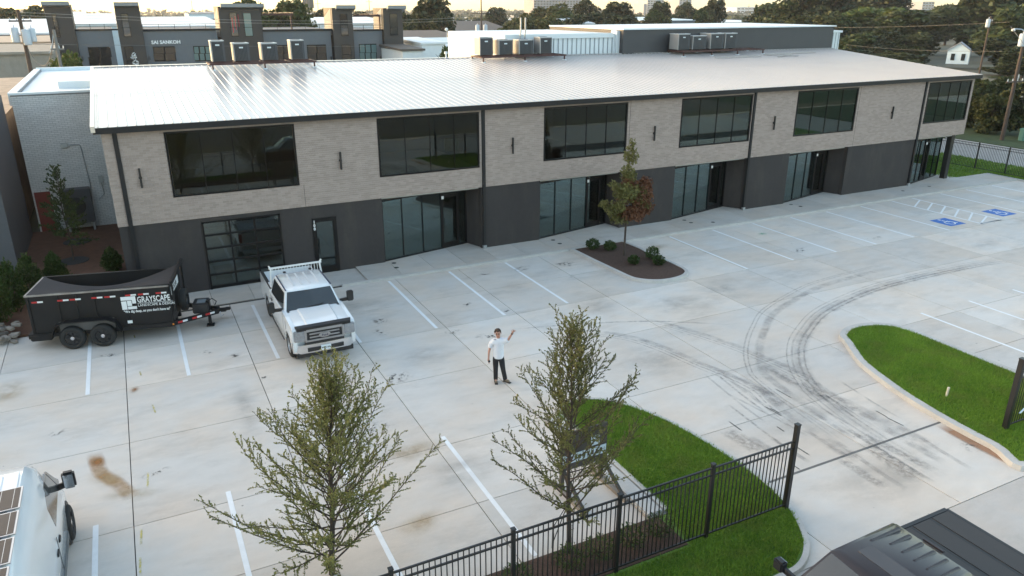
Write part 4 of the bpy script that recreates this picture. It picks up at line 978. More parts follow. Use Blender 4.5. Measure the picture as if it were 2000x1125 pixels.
for s in (-1, 1):
    q = MB(); y = lambda z: s * (1.028 - (z - 1.2) * .0 if z <= 1.2 else 1.028 - .135 * (z - 1.2) / .9)
    P = [(1.86, 1.42), (.52, 1.32), (.45, 2.02), (1.36, 2.06)]
    q.add([(x, y(z) + s * .004, z) for x, z in P] + [(x, y(z) - s * .03, z) for x, z in P], [(0, 1, 2, 3), (4, 5, 6, 7), (0, 1, 5, 4), (1, 2, 6, 5), (2, 3, 7, 6), (3, 0, 4, 7)]); q.to('door_window', VG, vn)
    q = MB(); P = [(2.10, 1.40), (1.90, 1.40), (1.42, 2.02), (1.50, 2.02)]
    q.add([(x, y(z) + s * .004, z) for x, z in P] + [(x, y(z) - s * .03, z) for x, z in P], [(0, 1, 2, 3), (4, 5, 6, 7), (0, 1, 5, 4), (1, 2, 6, 5), (2, 3, 7, 6), (3, 0, 4, 7)]); q.to('quarter_window', CGLASS, vn)
    M = MB().box(1.62, s * 1.24 - .12, 1.42, 1.78, s * 1.24 + .12, 1.80).to('mirror', BPLAST, vn, bevel=.04); MB().bar((1.78, s * .98, 1.42), (1.72, s * 1.16, 1.50), .06, .12).to('mirror_arm', BPLAST, M)
    MB().box(1.612, s * 1.24 - .09, 1.46, 1.622, s * 1.24 + .09, 1.76).to('mirror_glass', CHROME, M)
    for x in (.42, -.05): 
        H = MB().box(x - .10, s * 1.035 - .02, 1.06, x + .10, s * 1.035 + .02, 1.13).to('door_handle', BPLAST, vn, bevel=.012)
    MB().box(.17, s * 1.028 - .004, .5, .185, s * 1.028 + .004, 1.3).to('door_seam', BPLAST, vn)
    MB().box(-1.4, s * 1.03 - .02, .42, 1.45, s * 1.03 + .03, .56).to('side_skirt', pm('grey plastic', (.10, .11, .115), .5), vn)
    MB().lathe([(0, 0), (.46, 0), (.48, -.02 * s)], (2.0, s * 1.022, .40), 'y', 22).to('wheel_arch', BPLAST, vn); MB().lathe([(0, 0), (.46, 0), (.48, -.02 * s)], (-1.75, s * 1.022, .40), 'y', 22).to('wheel_arch', BPLAST, vn)
    for x in (2.0, -1.75): wheel(vn, x, s * .965, .39, .26, BPLAST, s, 6)
ws = MB(); ws.add([(2.04, -.84, 1.43), (2.04, .84, 1.43), (1.20, .76, 2.36), (1.20, -.76, 2.36), (2.0, -.84, 1.38), (2.0, .84, 1.38), (1.16, .76, 2.31), (1.16, -.76, 2.31)], [(0, 1, 2, 3), (4, 5, 6, 7), (0, 1, 5, 4), (1, 2, 6, 5), (2, 3, 7, 6), (3, 0, 4, 7)]); ws.to('windshield', CGLASS, vn)
for y in (-.62, -.36, -.12, .12, .36, .62): MB().box(-2.6, y - .045, 2.65, .55, y + .045, 2.682).to('roof_rib', CARW, body, bevel=.01)
CELL = pm('solar cells', (.045, .034, .030), .5, coat=.1, spec=.3, var=.12, scale=9)
for k in range(4):
    x1 = -.10 - k * .78; pn = MB().box(x1 - .70, -.78, 2.70, x1, .72, 2.725).to('solar_panel', GRILLE, vn)
    MB().box(x1 - .67, -.75, 2.7255, x1 - .03, .69, 2.7295).to('cell_field', CELL, pn)
    for q in range(7): MB().box(x1 - .67, -.66 + q * .2, 2.7296, x1 - .03, -.652 + q * .2, 2.7305).to('cell_line', GRILLE, pn)
    for y in (-.6, .6): MB().box(x1 - .40, y - .03, 2.64, x1 - .3, y + .03, 2.70).to('panel_mount', STEEL, pn)
for s in (-1, 1): MB().box(2.72, s * .72 - .16, .82, 2.90, s * .72 + .16, 1.04).to('headlight', LAMP, vn, bevel=.03)

# black dump trailer with mesh tarp
TRB = pm('trailer black', (.009, .009, .010), .5, var=.15, scale=2, dirt=.04, spec=.3); TARP = pm('mesh tarp', (.016, .016, .020), .75, var=.2, scale=3, bump=.3)
tr = thing('dump_trailer', 'black tandem-axle dump trailer with mesh tarp and white lettering', 'trailer', (2.52, -3.42, 0), R(-13))
L, W, Z0, Z1 = 4.40, 1.95, .56, 1.90
for y0, y1 in ((0, .06), (W - .06, W)): MB().box(0, y0, Z0, L, y1, Z1).to('side_wall', TRB, tr)
MB().box(0, .06, Z0, L, W - .06, Z0 + .06).to('floor', TRB, tr); MB().box(L - .06, .06, Z0 + .06, L, W - .06, Z1).to('front_wall', TRB, tr); MB().box(.0, .06, Z0 + .06, .06, W - .06, Z1 - .05).to('tailgate', TRB, tr)
RAILM = pm('worn rail', (.30, .28, .26), .4, .6, var=.4, scale=3)
for y in (-.02, W - .07): MB().box(-.02, y, Z1 - .01, L, y + .09, Z1 + .045).to('top_rail', TRB if y > 0 else RAILM, tr, bevel=.01)
MB().box(-.03, .0, Z1 - .02, .05, W, Z1 + .04).to('rear_rail', RAILM, tr)
for x in (.02, .9, 1.45, 2.0, 2.95, L - .08): MB().box(x, -.045, Z0 - .02, x + .06, .0, Z1 - .02).to('stake', TRB, tr)
MB().box(-.05, -.05, Z0 - .12, L, .05, Z0 + .03).to('frame_rail', TRB, tr); MB().box(-.05, W - .05, Z0 - .12, L, W + .05, Z0 + .03).to('frame_rail', TRB, tr); MB().box(.3, .6, .30, L, .72, Z0).to('chassis', TRB, tr); MB().box(.3, W - .72, .30, L, W - .6, Z0).to('chassis', TRB, tr)
# sagging tarp
n, m_ = 22, 8; v = []
for i in range(n + 1):
    t = i / n; x = .04 + t * (L + .12)
    for j in range(m_ + 1):
        u = j / m_
        far = W * (.98 - .52 * math.sin(math.pi * min(t * 1.05, 1)) ** .8)
        y = .02 + u * far; z = Z1 + .05 - .12 * math.sin(math.pi * u) * math.sin(math.pi * t) - u * .16 * math.sin(math.pi * t) + .42 * max(0, t - .55) ** 1.6 * (.25 + u)
        z += .012 * math.sin(u * 22 + t * 3) * math.sin(math.pi * t)
        v.append((x, y, z))
tp = MB(); tp.add(v, [(i * (m_ + 1) + j, (i + 1) * (m_ + 1) + j, (i + 1) * (m_ + 1) + j + 1, i * (m_ + 1) + j + 1) for i in range(n) for j in range(m_)])
tp.to('tarp', TARP, tr, smooth=80)
MB().bar((L + .1, .02, Z1 + .12), (L + .14, W + .06, Z1 + .30), .10, .09).to('tarp_roller', TRB, tr); MB().bar((L + .12, W - .02, Z0 + .4), (L + .12, W - .02, Z1 + .3), .06).to('roller_post', TRB, tr); MB().bar((L + .1, .05, Z0 + .4), (L + .1, .05, Z1 + .12), .06).to('roller_post', TRB, tr)
# fender and wheels
fd = MB(); prof = [(.62, .50), (.78, .86), (1.06, .97), (2.36, .97), (2.62, .86), (2.76, .50)]
for a, b in zip(prof, prof[1:]): fd.hexa([(a[0], -.32, a[1]), (b[0], -.32, b[1]), (b[0], .0, b[1]), (a[0], .0, a[1]), (a[0], -.32, a[1] + .03), (b[0], -.32, b[1] + .03), (b[0], .0, b[1] + .03), (a[0], .0, a[1] + .03)])
fd.to('fender', TRB, tr); MB().box(.85, -.05, .5, 2.55, -.03, .95).to('fender_back', pm('fender grey', (.09, .09, .09), .6), tr)
f2 = MB(); [f2.hexa([(a[0], W, a[1]), (b[0], W, b[1]), (b[0], W + .32, b[1]), (a[0], W + .32, a[1]), (a[0], W, a[1] + .03), (b[0], W, b[1] + .03), (b[0], W + .32, b[1] + .03), (a[0], W + .32, a[1] + .03)]) for a, b in zip(prof, prof[1:])]; f2.to('fender', TRB, tr)
RIMB = pm('black rim', (.03, .03, .032), .35, .4)
for x in (1.22, 2.16):
    for y, s in ((-.16, -1), (W + .16, 1)): wheel(tr, x, y, .40, .25, RIMB, s, 8)
    MB().cyl((x, -.1, .40), (x, W + .1, .40), .05, n=8).to('axle', TRB, tr)
# tongue, jack, coupler, spare, toolbox
tip = (L + 1.45, W / 2, .50)
for y in (.02, W - .02): MB().bar((L - .1, y, .52), (tip[0] - .1, W / 2 + (y - W / 2) * .12, .52), .08, .16).to('tongue_rail', TRB, tr)
MB().bar((tip[0] - .35, W / 2, .52), (tip[0] + .16, W / 2, .52), .12, .14).to('coupler', TRB, tr, bevel=.02); MB().box(tip[0] + .12, W / 2 - .07, .50, tip[0] + .30, W / 2 + .07, .60).to('coupler_head', TRB, tr, bevel=.02)
jk = MB(); jk.cyl((tip[0] - .42, W / 2 - .16, .10), (tip[0] - .42, W / 2 - .16, .98), .055, n=10); jk.box(tip[0] - .55, W / 2 - .27, .02, tip[0] - .29, W / 2 - .05, .07); jk.cyl((tip[0] - .42, W / 2 - .16, .04), (tip[0] - .42, W / 2 - .16, .3), .04, n=8); jk.tube([(tip[0] - .42, W / 2 - .16, .95), (tip[0] - .25, W / 2 - .16, 1.05), (tip[0] - .12, W / 2 - .16, .92), (tip[0] - .18, W / 2 - .16, .80)], .018, 6)
jk.to('jack', TRB, tr)
MB().box(L + .52, W / 2 - .33, .56, L + 1.05, W / 2 + .33, .92).to('pump_box', BPLAST, tr, bevel=.03); MB().box(L + .66, W / 2 - .2, .921, L + .95, W / 2 + .15, .93).to('box_sticker', pm('grey label', (.18, .2, .21), .5), tr)
sp = link('spare_wheel', MB().lathe([(.20, -.11), (.30, -.125), (.38, -.10), (.40, -.05), (.40, .05), (.38, .10), (.30, .125), (.20, .11)], (0, 0, 0), 'x', 24).mesh('spare_wheel', RUBBER, smooth=50), tr, (L + .22, W / 2 + .1, 1.0)); MB().lathe([(0, 0.05), (.22, .05), (.24, .09)], (0, 0, 0), 'x', 20).to('rim', RIMB, sp)
MB().tube([(tip[0] - .05, W / 2 - .1, .5), (tip[0] - .02, W / 2 - .22, .34), (tip[0] + .08, W / 2 - .2, .42)], .015, 5).to('safety_chain', STEEL, tr)
# reflective tape, lettering, logo
TW = pm('reflector white', (.70, .72, .72), .4); TR_ = pm('reflector red', (.42, .02, .02), .4)
def tape(x, z, sl=0, parent=tr, y=-.048):
    MB().box(x, y - .006, z, x + .17, y - .001, z + .055).to('reflector_red', TR_, parent); MB().box(x + .17, y - .006, z, x + .34, y - .001, z + .055).to('reflector_white', TW, parent)
for x in (.18, .95, 1.32, 1.98, 2.38, 3.02, 3.42, 3.98): tape(x, Z1 - .22)
d = math.atan2(W / 2 * .88, 1.35)
for t in (.08, .40, .70):
    xx = L + t * 1.35; yy = .02 + t * W / 2 * .88 - .05
    a = MB().box(0, -.006, 0, .17, .0, .07).to('reflector_red', TR_, tr, (xx, yy, .50)); a.rotation_euler = (0, 0, d); a = MB().box(.17, -.006, 0, .34, .0, .07).to('reflector_white', TW, tr, (xx, yy, .50)); a.rotation_euler = (0, 0, d)
MB().box(L - .05, -.07, .50, L + .0, -.05, .56).to('marker_lamp', AMB, tr); MB().box(2.95, -.066, .70, 3.1, -.046, .80).to('rating_sticker', TW, tr)
LX, LZ = 2.86, 1.20
for (a, b, c, e) in ((0, .33, .36, .46), (.34, .20, .46, .46), (.18, .0, .46, .10), (0, .0, .16, .32 - .02 - .0), (.18, .12, .32, .31)):
    MB().box(LX + a, -.053, LZ + b, LX + c, -.047, LZ + e).to('logo_tile', TW, tr)
text('lettering', 'GRAYSCAPE', .30, TW, tr, (LX + .50, -.05, LZ + .22), (R(90), 0, 0), .003, sx=.64, bold=.004)
text('lettering', 'LANDSCAPE & DESIGN', .125, TW, tr, (LX + .50, -.05, LZ + .075), (R(90), 0, 0), .003, sx=.90, space=1.02)
MB().box(LX + .50, -.053, LZ + .185, LX + 1.62, -.048, LZ + .195).to('logo_rule', TW, tr)
text('lettering', '"We dig deep, so you don\'t have to"', .125, TW, tr, (LX + .03, -.05, LZ - .12), (R(90), 0, 0), .003, sx=.80, bold=.003)
MB().box(L + .005, .25, Z1 - .40, L + .015, W - .35, Z1 - .12).to('front_sign', TW, tr)
text('front_lettering', 'GRAYSCAPE', .22, TRB, tr, (L + .017, .32, Z1 - .34), (R(90), 0, R(90)), .002, sx=.8, bold=.003)
MB().box(-.22, .15, .34, .1, W - .15, .5).to('ramp_rack', TRB, tr); MB().box(-.10, -.06, .32, .55, .2, .55).to('rear_bumper', TRB, tr, bevel=.03)
# ------------------------------------------------------------------ the waving man
SKIN = pm('skin', (.42, .22, .16), .5, var=.06); SHIRT = pm('white shirt', (.66, .67, .72), .8, var=.05, scale=9, bump=.5, bscale=18); TROU = pm('black trousers', (.010, .010, .013), .8, var=.1, bump=.3, bscale=20)
BOOT = pm('suede boots', (.17, .13, .09), .8, var=.15, scale=20); HAIR = pm('brown hair', (.035, .018, .010), .6, var=.3, scale=40)
def skin(name, V, E, Rr, mat, parent, sub=2, root=0):
    me = bpy.data.meshes.new(name); me.from_pydata(V, E, []); o = bpy.data.objects.new(name, me); COL.objects.link(o)
    sm = o.modifiers.new('s', 'SKIN'); sm.use_smooth_shade = True
    sd = o.modifiers.new('d', 'SUBSURF'); sd.levels = sub; sd.render_levels = sub
    sv = me.skin_vertices[0].data
    for i, r in enumerate(Rr):
        sv[i].radius = (r if isinstance(r, tuple) else (r, r)); sv[i].use_root = (i == root)
    bpy.context.view_layer.update()
    m2 = bpy.data.meshes.new_from_object(o.evaluated_get(bpy.context.evaluated_depsgraph_get())); bpy.data.objects.remove(o)
    m2.materials.clear(); m2.materials.append(mat); m2.name = name
    return link(name, m2, parent)
pr = thing('person', 'man in white shirt and black trousers waving, holding a phone, in the open lot', 'person', (15.42, -12.45, 0), R(-25.6))
V, E, RR = [], [], []
def chain(pts, rads, start=None):
    prev = start
    for p, r in zip(pts, rads):
        V.append(p); RR.append(r); i = len(V) - 1
        if prev is not None: E.append((prev, i))
        prev = i
    return prev
pel = chain([(.0, 0, .95)], [.08]); sp = chain([(0, .0, 1.12), (.0, .0, 1.30), (.0, .0, 1.40)], [(.09, .07), (.09, .07), (.07, .06)], pel)
nk = chain([(.0, -.01, 1.50)], [.052], sp); hd = chain([(-.01, -.025, 1.565), (-.015, -.03, 1.645), (-.02, -.02, 1.72)], [.066, (.088, .098), (.075, .085)], nk)
# his left arm (picture right) raised and waving
la = chain([(.14, -.01, 1.38), (.29, -.08, 1.44), (.36, -.14, 1.60), (.42, -.20, 1.73)], [.045, .043, .036, .026], sp)
ra = chain([(-.14, .0, 1.38), (-.25, .01, 1.17), (-.29, -.02, 1.02), (-.30, -.06, .84)], [.045, .043, .036, .026], sp)
for s, h in ((1, la), (-1, ra)):
    p = Vector(V[h]); q = Vector(V[h - 1]); d = (p - q).normalized()
    side = Vector((0.75, 0.1, -.6)).normalized() if s > 0 else Vector((0, -1, 0)); side = (side - d * side.dot(d)).normalized(); nrm = d.cross(side)
    palm = chain([tuple(p + d * .05), tuple(p + d * .085)], [(.036, .018), (.040, .016)], h)
    for k, (off, ln) in enumerate(((-.030, .066), (-.010, .078), (.011, .074), (.030, .058))):
        b = p + d * .10 + side * off; cur = -nrm * (.010 if s > 0 else .030)
        chain([tuple(b), tuple(b + d * ln * .5 + side * off * .35 + cur * .3), tuple(b + d * ln + side * off * .7 + cur)], [.009, .0085, .007], palm)
    b = p + d * .045 - side * .036; chain([tuple(b), tuple(b + d * .028 - side * .026), tuple(b + d * .056 - side * .036)], [.011, .0095, .008], palm - 1)
for s in (1, -1):
    kx = .13 if s > 0 else -.09; ax = .20 if s > 0 else -.09
    chain([(s * .09, 0, .86), (kx, -.02, .50), (ax, .02, .10), (ax + (.10 if s > 0 else .02), -.05 if s > 0 else -.12, .05)], [.072, .052, .042, .035], pel)
body = skin('body', V, E, RR, SKIN, pr)
# clothing
V, E, RR = [], [], []
a = chain([(0, 0, .80), (0, 0, .855), (0, .0, 1.00), (0, 0, 1.16), (0, .0, 1.30), (0, .0, 1.395), (0, 0, 1.455), (0, -.005, 1.50)], [(.175, .135), (.180, .140), (.175, .135), (.175, .135), (.190, .135), (.165, .12), (.09, .09), (.06, .06)]); top = a - 2
chain([(.17, -.005, 1.395), (.245, -.055, 1.425), (.31, -.10, 1.47)], [.098, .088, .086], top); chain([(-.175, .0, 1.385), (-.225, .005, 1.27), (-.265, .01, 1.14)], [.098, .09, .088], top)
skin('shirt', V, E, RR, SHIRT, pr, 2, 0)
co = MB(); co.lathe([(.062, 1.455), (.085, 1.44), (.072, 1.50), (.058, 1.495)], (0, -.012, 0), n=14); co.to('collar', SHIRT, pr, smooth=40)
MB().box(-.014, -.128, .90, .014, -.100, 1.38).to('shirt_placket', SHIRT, pr); MB().box(.05, -.122, 1.22, .13, -.108, 1.32).to('shirt_pocket', SHIRT, pr)
V, E, RR = [], [], []
p0 = chain([(0, 0, 1.0), (0, 0, .90)], [(.14, .11), (.165, .125)])
for s in (1, -1):
    kx = .13 if s > 0 else -.09; ax = .20 if s > 0 else -.09
    chain([(s * .085, 0, .80), (.5 * (s * .085 + kx), -.012, .64), (kx, -.022, .50), (.5 * (kx + ax), .0, .30), (ax, .02, .12), (ax, .02, .05)], [.112, .098, .082, .076, .074, .07], p0)
skin('trousers', V, E, RR, TROU, pr, 2, 0)
for s in (1, -1):
    ax = .20 if s > 0 else -.09; d = Vector((.80, -.60, 0)) if s > 0 else Vector((.12, -1, 0)).normalized()
    V, E, RR = [], [], []; b = Vector((ax, .02, 0))
    chain([tuple(b + Vector((0, 0, .13))), tuple(b + Vector((0, 0, .06)) - d * .03), tuple(b + d * .08 + Vector((0, 0, .055))), tuple(b + d * .17 + Vector((0, 0, .042)))], [.055, (.050, .055), (.052, .050), (.046, .038)])
    bo = skin('boot', V, E, RR, BOOT, pr); MB().obox(tuple(b + d * .07 + Vector((0, 0, .014))), (.29, .098, .024), Matrix.Rotation(math.atan2(d.y, d.x), 3, 'Z')).to('sole', BPLAST, bo, bevel=.01)
hr = MB(); R3 = random.Random(3)
for k in range(120):
    a = R3.uniform(0, 6.283); e = R3.uniform(-.15, 1.5); ce = math.cos(e)
    dx, dy, dz = math.cos(a) * ce, math.sin(a) * ce, math.sin(e)
    if dy < -.25 and dz < .62: continue
    c = Vector((-.018 + dx * .088, -.018 + dy * .098, 1.685 + dz * .095)); r = R3.uniform(.018, .032)
    hr.lathe([(0, r), (r * .8, r * .55), (r, 0), (r * .8, -r * .55), (0, -r)], c, n=6)
hr.to('hair', HAIR, pr, smooth=80)
DK = pm('eye dark', (.02, .015, .012), .3)
for s in (-1, 1): 
    MB().lathe([(0, -.008), (.012, -.004), (.013, .004)], (-.018 + s * .034, -.122, 1.655), 'y', 8).to('eye', DK, pr); MB().box(-.018 + s * .034 - .02, -.128, 1.672, -.018 + s * .034 + .02, -.112, 1.681).to('eyebrow', HAIR, pr); MB().lathe([(0, .012), (.028, .006), (.03, -.006), (0, -.012)], (-.015 + s * .098, -.02, 1.645), 'x', 8).to('ear', SKIN, pr)
nsm = MB(); nsm.add([(-.018, -.126, 1.662), (-.036, -.122, 1.615), (.0, -.122, 1.615), (-.018, -.150, 1.618)], [(0, 1, 3), (0, 3, 2), (1, 2, 3), (0, 2, 1)]); nsm.to('nose', SKIN, pr)
MB().box(-.045, -.122, 1.583, .009, -.108, 1.593).to('mouth', pm('lips', (.30, .11, .09), .5), pr)
h = Vector((.42, -.20, 1.73)); q = Vector((.36, -.14, 1.60)); d = (h - q).normalized(); c = h - d * .02
MB().tube([c - d * .018, c + d * .018], .034, 12).to('watch', BPLAST, pr)
ph = MB().box(-.036, -.006, -.075, .036, .006, .075).to('phone', BPLAST, None, bevel=.004)
M = pr.matrix_basis.copy() if False else Matrix.Translation(pr.location) @ Matrix.Rotation(R(-25.6), 4, 'Z')
ph.location = M @ Vector((-.285, -.11, .755)); ph.rotation_euler = (R(25), R(-35), R(10)); tag(ph, 'black phone held low in the man\'s right hand', 'phone')
# ------------------------------------------------------------------ fences
PICK = MB().box(-.009, -.009, 0, .009, .009, 1).mesh('picket', BLACKM)
def fence(name, label, a, b, z, h, posts, gap=.105, post_h=None, ends=(), ps=.075):
    a = Vector((a[0], a[1], z)); b = Vector((b[0], b[1], z)); L = (b - a).length; d = (b - a) / L
    o = thing(name, label, 'fence', a, math.atan2(d.y, d.x), 'black metal picket fences')
    for zz in (.10, h - .20, h - .03): MB().box(0, -.017, zz - .017, L, .017, zz + .017).to('rail', BLACKM, o)
    x = gap / 2
    while x < L:
        if all(abs(x - p) > .05 for p in posts):
            q = link('picket', PICK, o, (x, 0, .085)); q.scale = (1, 1, h - .10)
        x += gap
    for p in posts:
        e = any(abs(p - q) < .01 for q in ends); s = ps * (1.35 if e else 1) / 2; hh = h + (.38 if e else .06)
        P = MB().box(p - s, -s, -.06, p + s, s, hh).to('post', BLACKM, o, bevel=.006); MB().box(p - s - .008, -s - .008, hh, p + s + .008, s + .008, hh + .02).to('post_cap', BLACKM, P)
    return o
fence('metal_fence', 'black metal picket fence along the street in the foreground', (2.2, -21.12), (18.58, -21.12), .08, 1.80, [.02, 2.37, 4.70, 7.03, 9.36, 11.70, 14.03, 16.36], .108, ends=[16.36])
gf = fence('metal_fence', 'black metal picket fence starting on the rounded grass island', (26.45, -21.25), (31.5, -21.25), .10, 1.72, [.02, 2.4, 4.8], .108, ends=[.02], ps=.10)
fence('metal_fence', 'black metal picket fence before the side street, far right', (59.35, 16.0), (59.35, -9.0), .05, 1.80, [.05, 2.5, 4.9, 7.3, 9.7, 12.1, 14.5, 16.65, 19.0, 21.4, 23.8], .11)
# paper banner tied to the right fence
bn = thing('banner', 'torn white and blue banner tied to the right-hand fence', 'banner', (27.15, -21.28, .62))
bm = MB(); bm.add([(0, 0, .0), (1.2, -.02, .02), (1.2, -.02, 1.0), (.02, 0, 1.0), (0, .012, .0), (1.2, -.008, .02), (1.2, -.008, 1.0), (.02, .012, 1.0)], [(0, 1, 2, 3), (7, 6, 5, 4), (0, 4, 5, 1), (1, 5, 6, 2), (2, 6, 7, 3), (3, 7, 4, 0)]); bm.to('sheet', pm('banner white', (.62, .70, .76), .5), bn)
MB().box(.03, -.03, .15, 1.18, -.022, .52).to('print_band', pm('banner dark', (.06, .07, .10), .5), bn)
tm = MB(); tm.add([(-.28, -.01, -.12), (.02, -.03, .0), (.02, -.02, .08), (-.2, -.02, -.14), (-.28, .0, -.12), (.02, -.015, .0), (.02, -.01, .08), (-.2, -.01, -.14)], [(0, 1, 2, 3), (7, 6, 5, 4), (0, 4, 5, 1), (1, 5, 6, 2), (2, 6, 7, 3), (3, 7, 4, 0)]); tm.to('torn_flap', pm('banner white', (.62, .70, .76), .5), bn)
tag(MB().cyl((0, 0, 0), (.03, 0, .30), .035, n=12).to('marker_stub', pm('pale pipe', (.60, .55, .45), .6), None, (26.72, -19.35, .10)), 'short pale pipe stub standing in the island grass', 'pipe stub')
# dark yard sign on skids behind the second tree
SGD = pm('sign board', (.055, .047, .042), .6, var=.2, scale=4); WOOD = pm('weathered timber', (.07, .06, .05), .85, var=.25, scale=8)
sg = thing('yard_sign', 'dark board sign on timber skids behind the right foreground tree', 'sign', (14.88, -18.25, 0), R(2))
MB().box(-.64, -.02, .62, .64, .02, 1.62).to('board', SGD, sg); MB().box(-.60, -.027, .80, .62, -.021, 1.04).to('text_band', pm('sign pale', (.50, .58, .64), .5), sg); MB().box(.18, -.027, 1.10, .42, -.021, 1.36).to('logo_block', pm('sign pale', (.50, .58, .64), .5), sg)
for k in range(9): MB().box(-.52 + k * .12, -.031, .86, -.46 + k * .12, -.0275, .98).to('letter_mark', SGD, sg)
for s in (-1, 1): 
    MB().box(s * .56 - .045, .022, .09, s * .56 + .045, .11, 1.62).to('post', WOOD, sg); MB().box(s * .56 - .05, -1.0, 0, s * .56 + .05, .45, .09).to('skid', pm('grey timber', (.20, .18, .16), .85, var=.2), sg); MB().bar((s * .56, -.85, .10), (s * .56, -.024, .62), .07).to('brace', WOOD, sg)
# board with a red strip across the street, seen only mirrored in the left window
so_ = thing('roadside_sign', 'white board with red strip on two posts, mirrored in the left upper window', 'sign', (9.0, -38.5, 0))
MB().box(-.9, -.03, 1.5, .9, .03, 2.9).to('board', WHITE, so_); MB().box(-.8, .031, 1.05, .8, .05, 1.48).to('red_strip', RED, so_)
for s in (-1, 1): MB().box(s * .8 - .05, -.05, 0, s * .8 + .05, .0, 1.5).to('post', WHITE, so_)

# ------------------------------------------------------------------ plants
def rng(s): return np.random.default_rng(s)
LF1 = leafmat('elm leaves', (.072, .086, .028), (.26, .265, .095), .35); LF2 = leafmat('maple green', (.075, .085, .026), (.21, .19, .065)); LF3 = leafmat('maple red', (.115, .042, .022), (.25, .12, .065)); LF4 = leafmat('dark leaves', (.03, .05, .018), (.085, .115, .035)); LF5 = leafmat('shrub leaves', (.022, .050, .014), (.07, .11, .03))
def young_tree(name, label, loc, h, z0, env, seed, lean=(0, 0), nb=34, leaf=.055, lmat=LF1, rise=(32, 58), trunk_r=.05, group=None, dens=1.0, twig=.42, bark=BARK, asp=.48):
    g = rng(seed); rr = random.Random(seed); o = thing(name, label, 'tree', loc, 0, group)
    tr_pts = [Vector((lean[0] * (z / h) ** 1.4 + .03 * math.sin(z * 2.1 + seed), lean[1] * (z / h) ** 1.4 + .03 * math.cos(z * 1.7 + seed), z)) for z in [h * k / 14 for k in range(15)]]
    MB().tube(tr_pts, [trunk_r * (1 - .9 * k / 14) + .004 for k in range(15)], 8).to('trunk', bark, o, smooth=60)
    bm_ = MB(); P, D = [], []
    def tp(z): k = min(int(z / h * 14), 13); f = z / h * 14 - k; return tr_pts[k].lerp(tr_pts[k + 1], f)
    for b in range(nb):
        t = (b + rr.random() * .7) / nb; z = z0 + (h * .96 - z0) * t ** .92; az = b * 2.39996 + rr.uniform(-.35, .35)
        ln = env(t) * rr.choice((.5, .75, .9, 1.0, 1.1, 1.25)); el = R(rise[0] + (rise[1] - rise[0]) * t + rr.uniform(-9, 9))
        pts = [tp(z)]; d = Vector((math.cos(az) * math.cos(el), math.sin(az) * math.cos(el), math.sin(el))); n = 8; st = ln / n
        for k in range(n):
            d = (d + Vector((rr.uniform(-.10, .10), rr.uniform(-.10, .10), rr.uniform(-.03, .12)))).normalized(); pts.append(pts[-1] + d * st)
        r0 = max(.006, trunk_r * .30 * (1 - t * .6)); bm_.tube(pts, [r0 * (1 - .85 * k / n) + .0015 for k in range(n + 1)], 4, False)
        ns = max(4, int(ln / .075 * dens))
        for s_ in range(ns):
            u = .16 + .84 * (s_ + rr.random()) / ns; k = min(int(u * n), n - 1); p = pts[k].lerp(pts[k + 1], u * n - k); dd = (pts[k + 1] - pts[k]).normalized()
            tl = twig * rr.uniform(.25, 1.1) * (1.15 - .7 * u) * min(1, ln / .8); rv = Vector((rr.gauss(0, 1), rr.gauss(0, 1), rr.gauss(.25, .7))); rv = (rv - dd * rv.dot(dd)).normalized(); td = (dd * .75 + rv * .65).normalized(); q = p + td * tl * .55 + Vector((0, 0, .02)); e_ = q + (td + Vector((0, 0, rr.uniform(-.15, .25)))).normalized() * tl * .45
            bm_.tube([p, q, e_], [.0035, .0025, .001], 3, False)
            nl = max(3, int(tl / (leaf * rr.uniform(.16, .36))))
            for l in range(nl):
                v = (l + .6) / nl; c = p.lerp(q, v / .55) if v < .55 else q.lerp(e_, (v - .55) / .45)
                sd = 1 if l % 2 else -1; P.append((c.x + rr.gauss(0, .008), c.y + rr.gauss(0, .008), c.z + rr.gauss(0, .006))); q2 = td.cross(Vector((0, 0, 1))) * sd; D.append(tuple(td * .7 + q2 * .7))
    link('branches', bm_.mesh('branches', bark, fix=False, smooth=60), o)
    link('crown', leaves('crown', P, leaf, lmat, g, asp, np.array(D)), o); return o
young_tree('elm_tree', 'young fine-leaved tree, the left one in the foreground', (8.75, -18.55, .02), 4.3, .22, lambda t: 2.05 * (1 - t) ** .8 + .62, 5, (.35, .1), 100, .046, rise=(20, 70), trunk_r=.062, group='young trees in the foreground', dens=1.1)
young_tree('elm_tree', 'young fine-leaved tree behind the street fence, beside the yard sign', (13.3, -20.2, .08), 4.85, .95, lambda t: 1.65 * (1 - t) ** .75 + .55, 14, (.30, .55), 84, .044, rise=(24, 70), trunk_r=.055, group='young trees in the foreground', dens=1.05)
# guy stakes and straps of the second tree
for i, (dx, dy) in enumerate(((-.75, -.25), (-.35, .45))):
    m = MB(); m.cyl((dx * .6, dy * .6, 0), (dx * .58, dy * .58, .75), .018, n=6); m.bar((dx * .58, dy * .58, .55), (-.02, 0, 1.25), .015)
    tag(m.to('tree_stake', BLACKM, None, (13.3, -20.2, .08)), ('dark stake and strap left of the fenced tree trunk', 'dark stake and strap behind the fenced tree trunk')[i], 'tree stake', 'tree stakes')
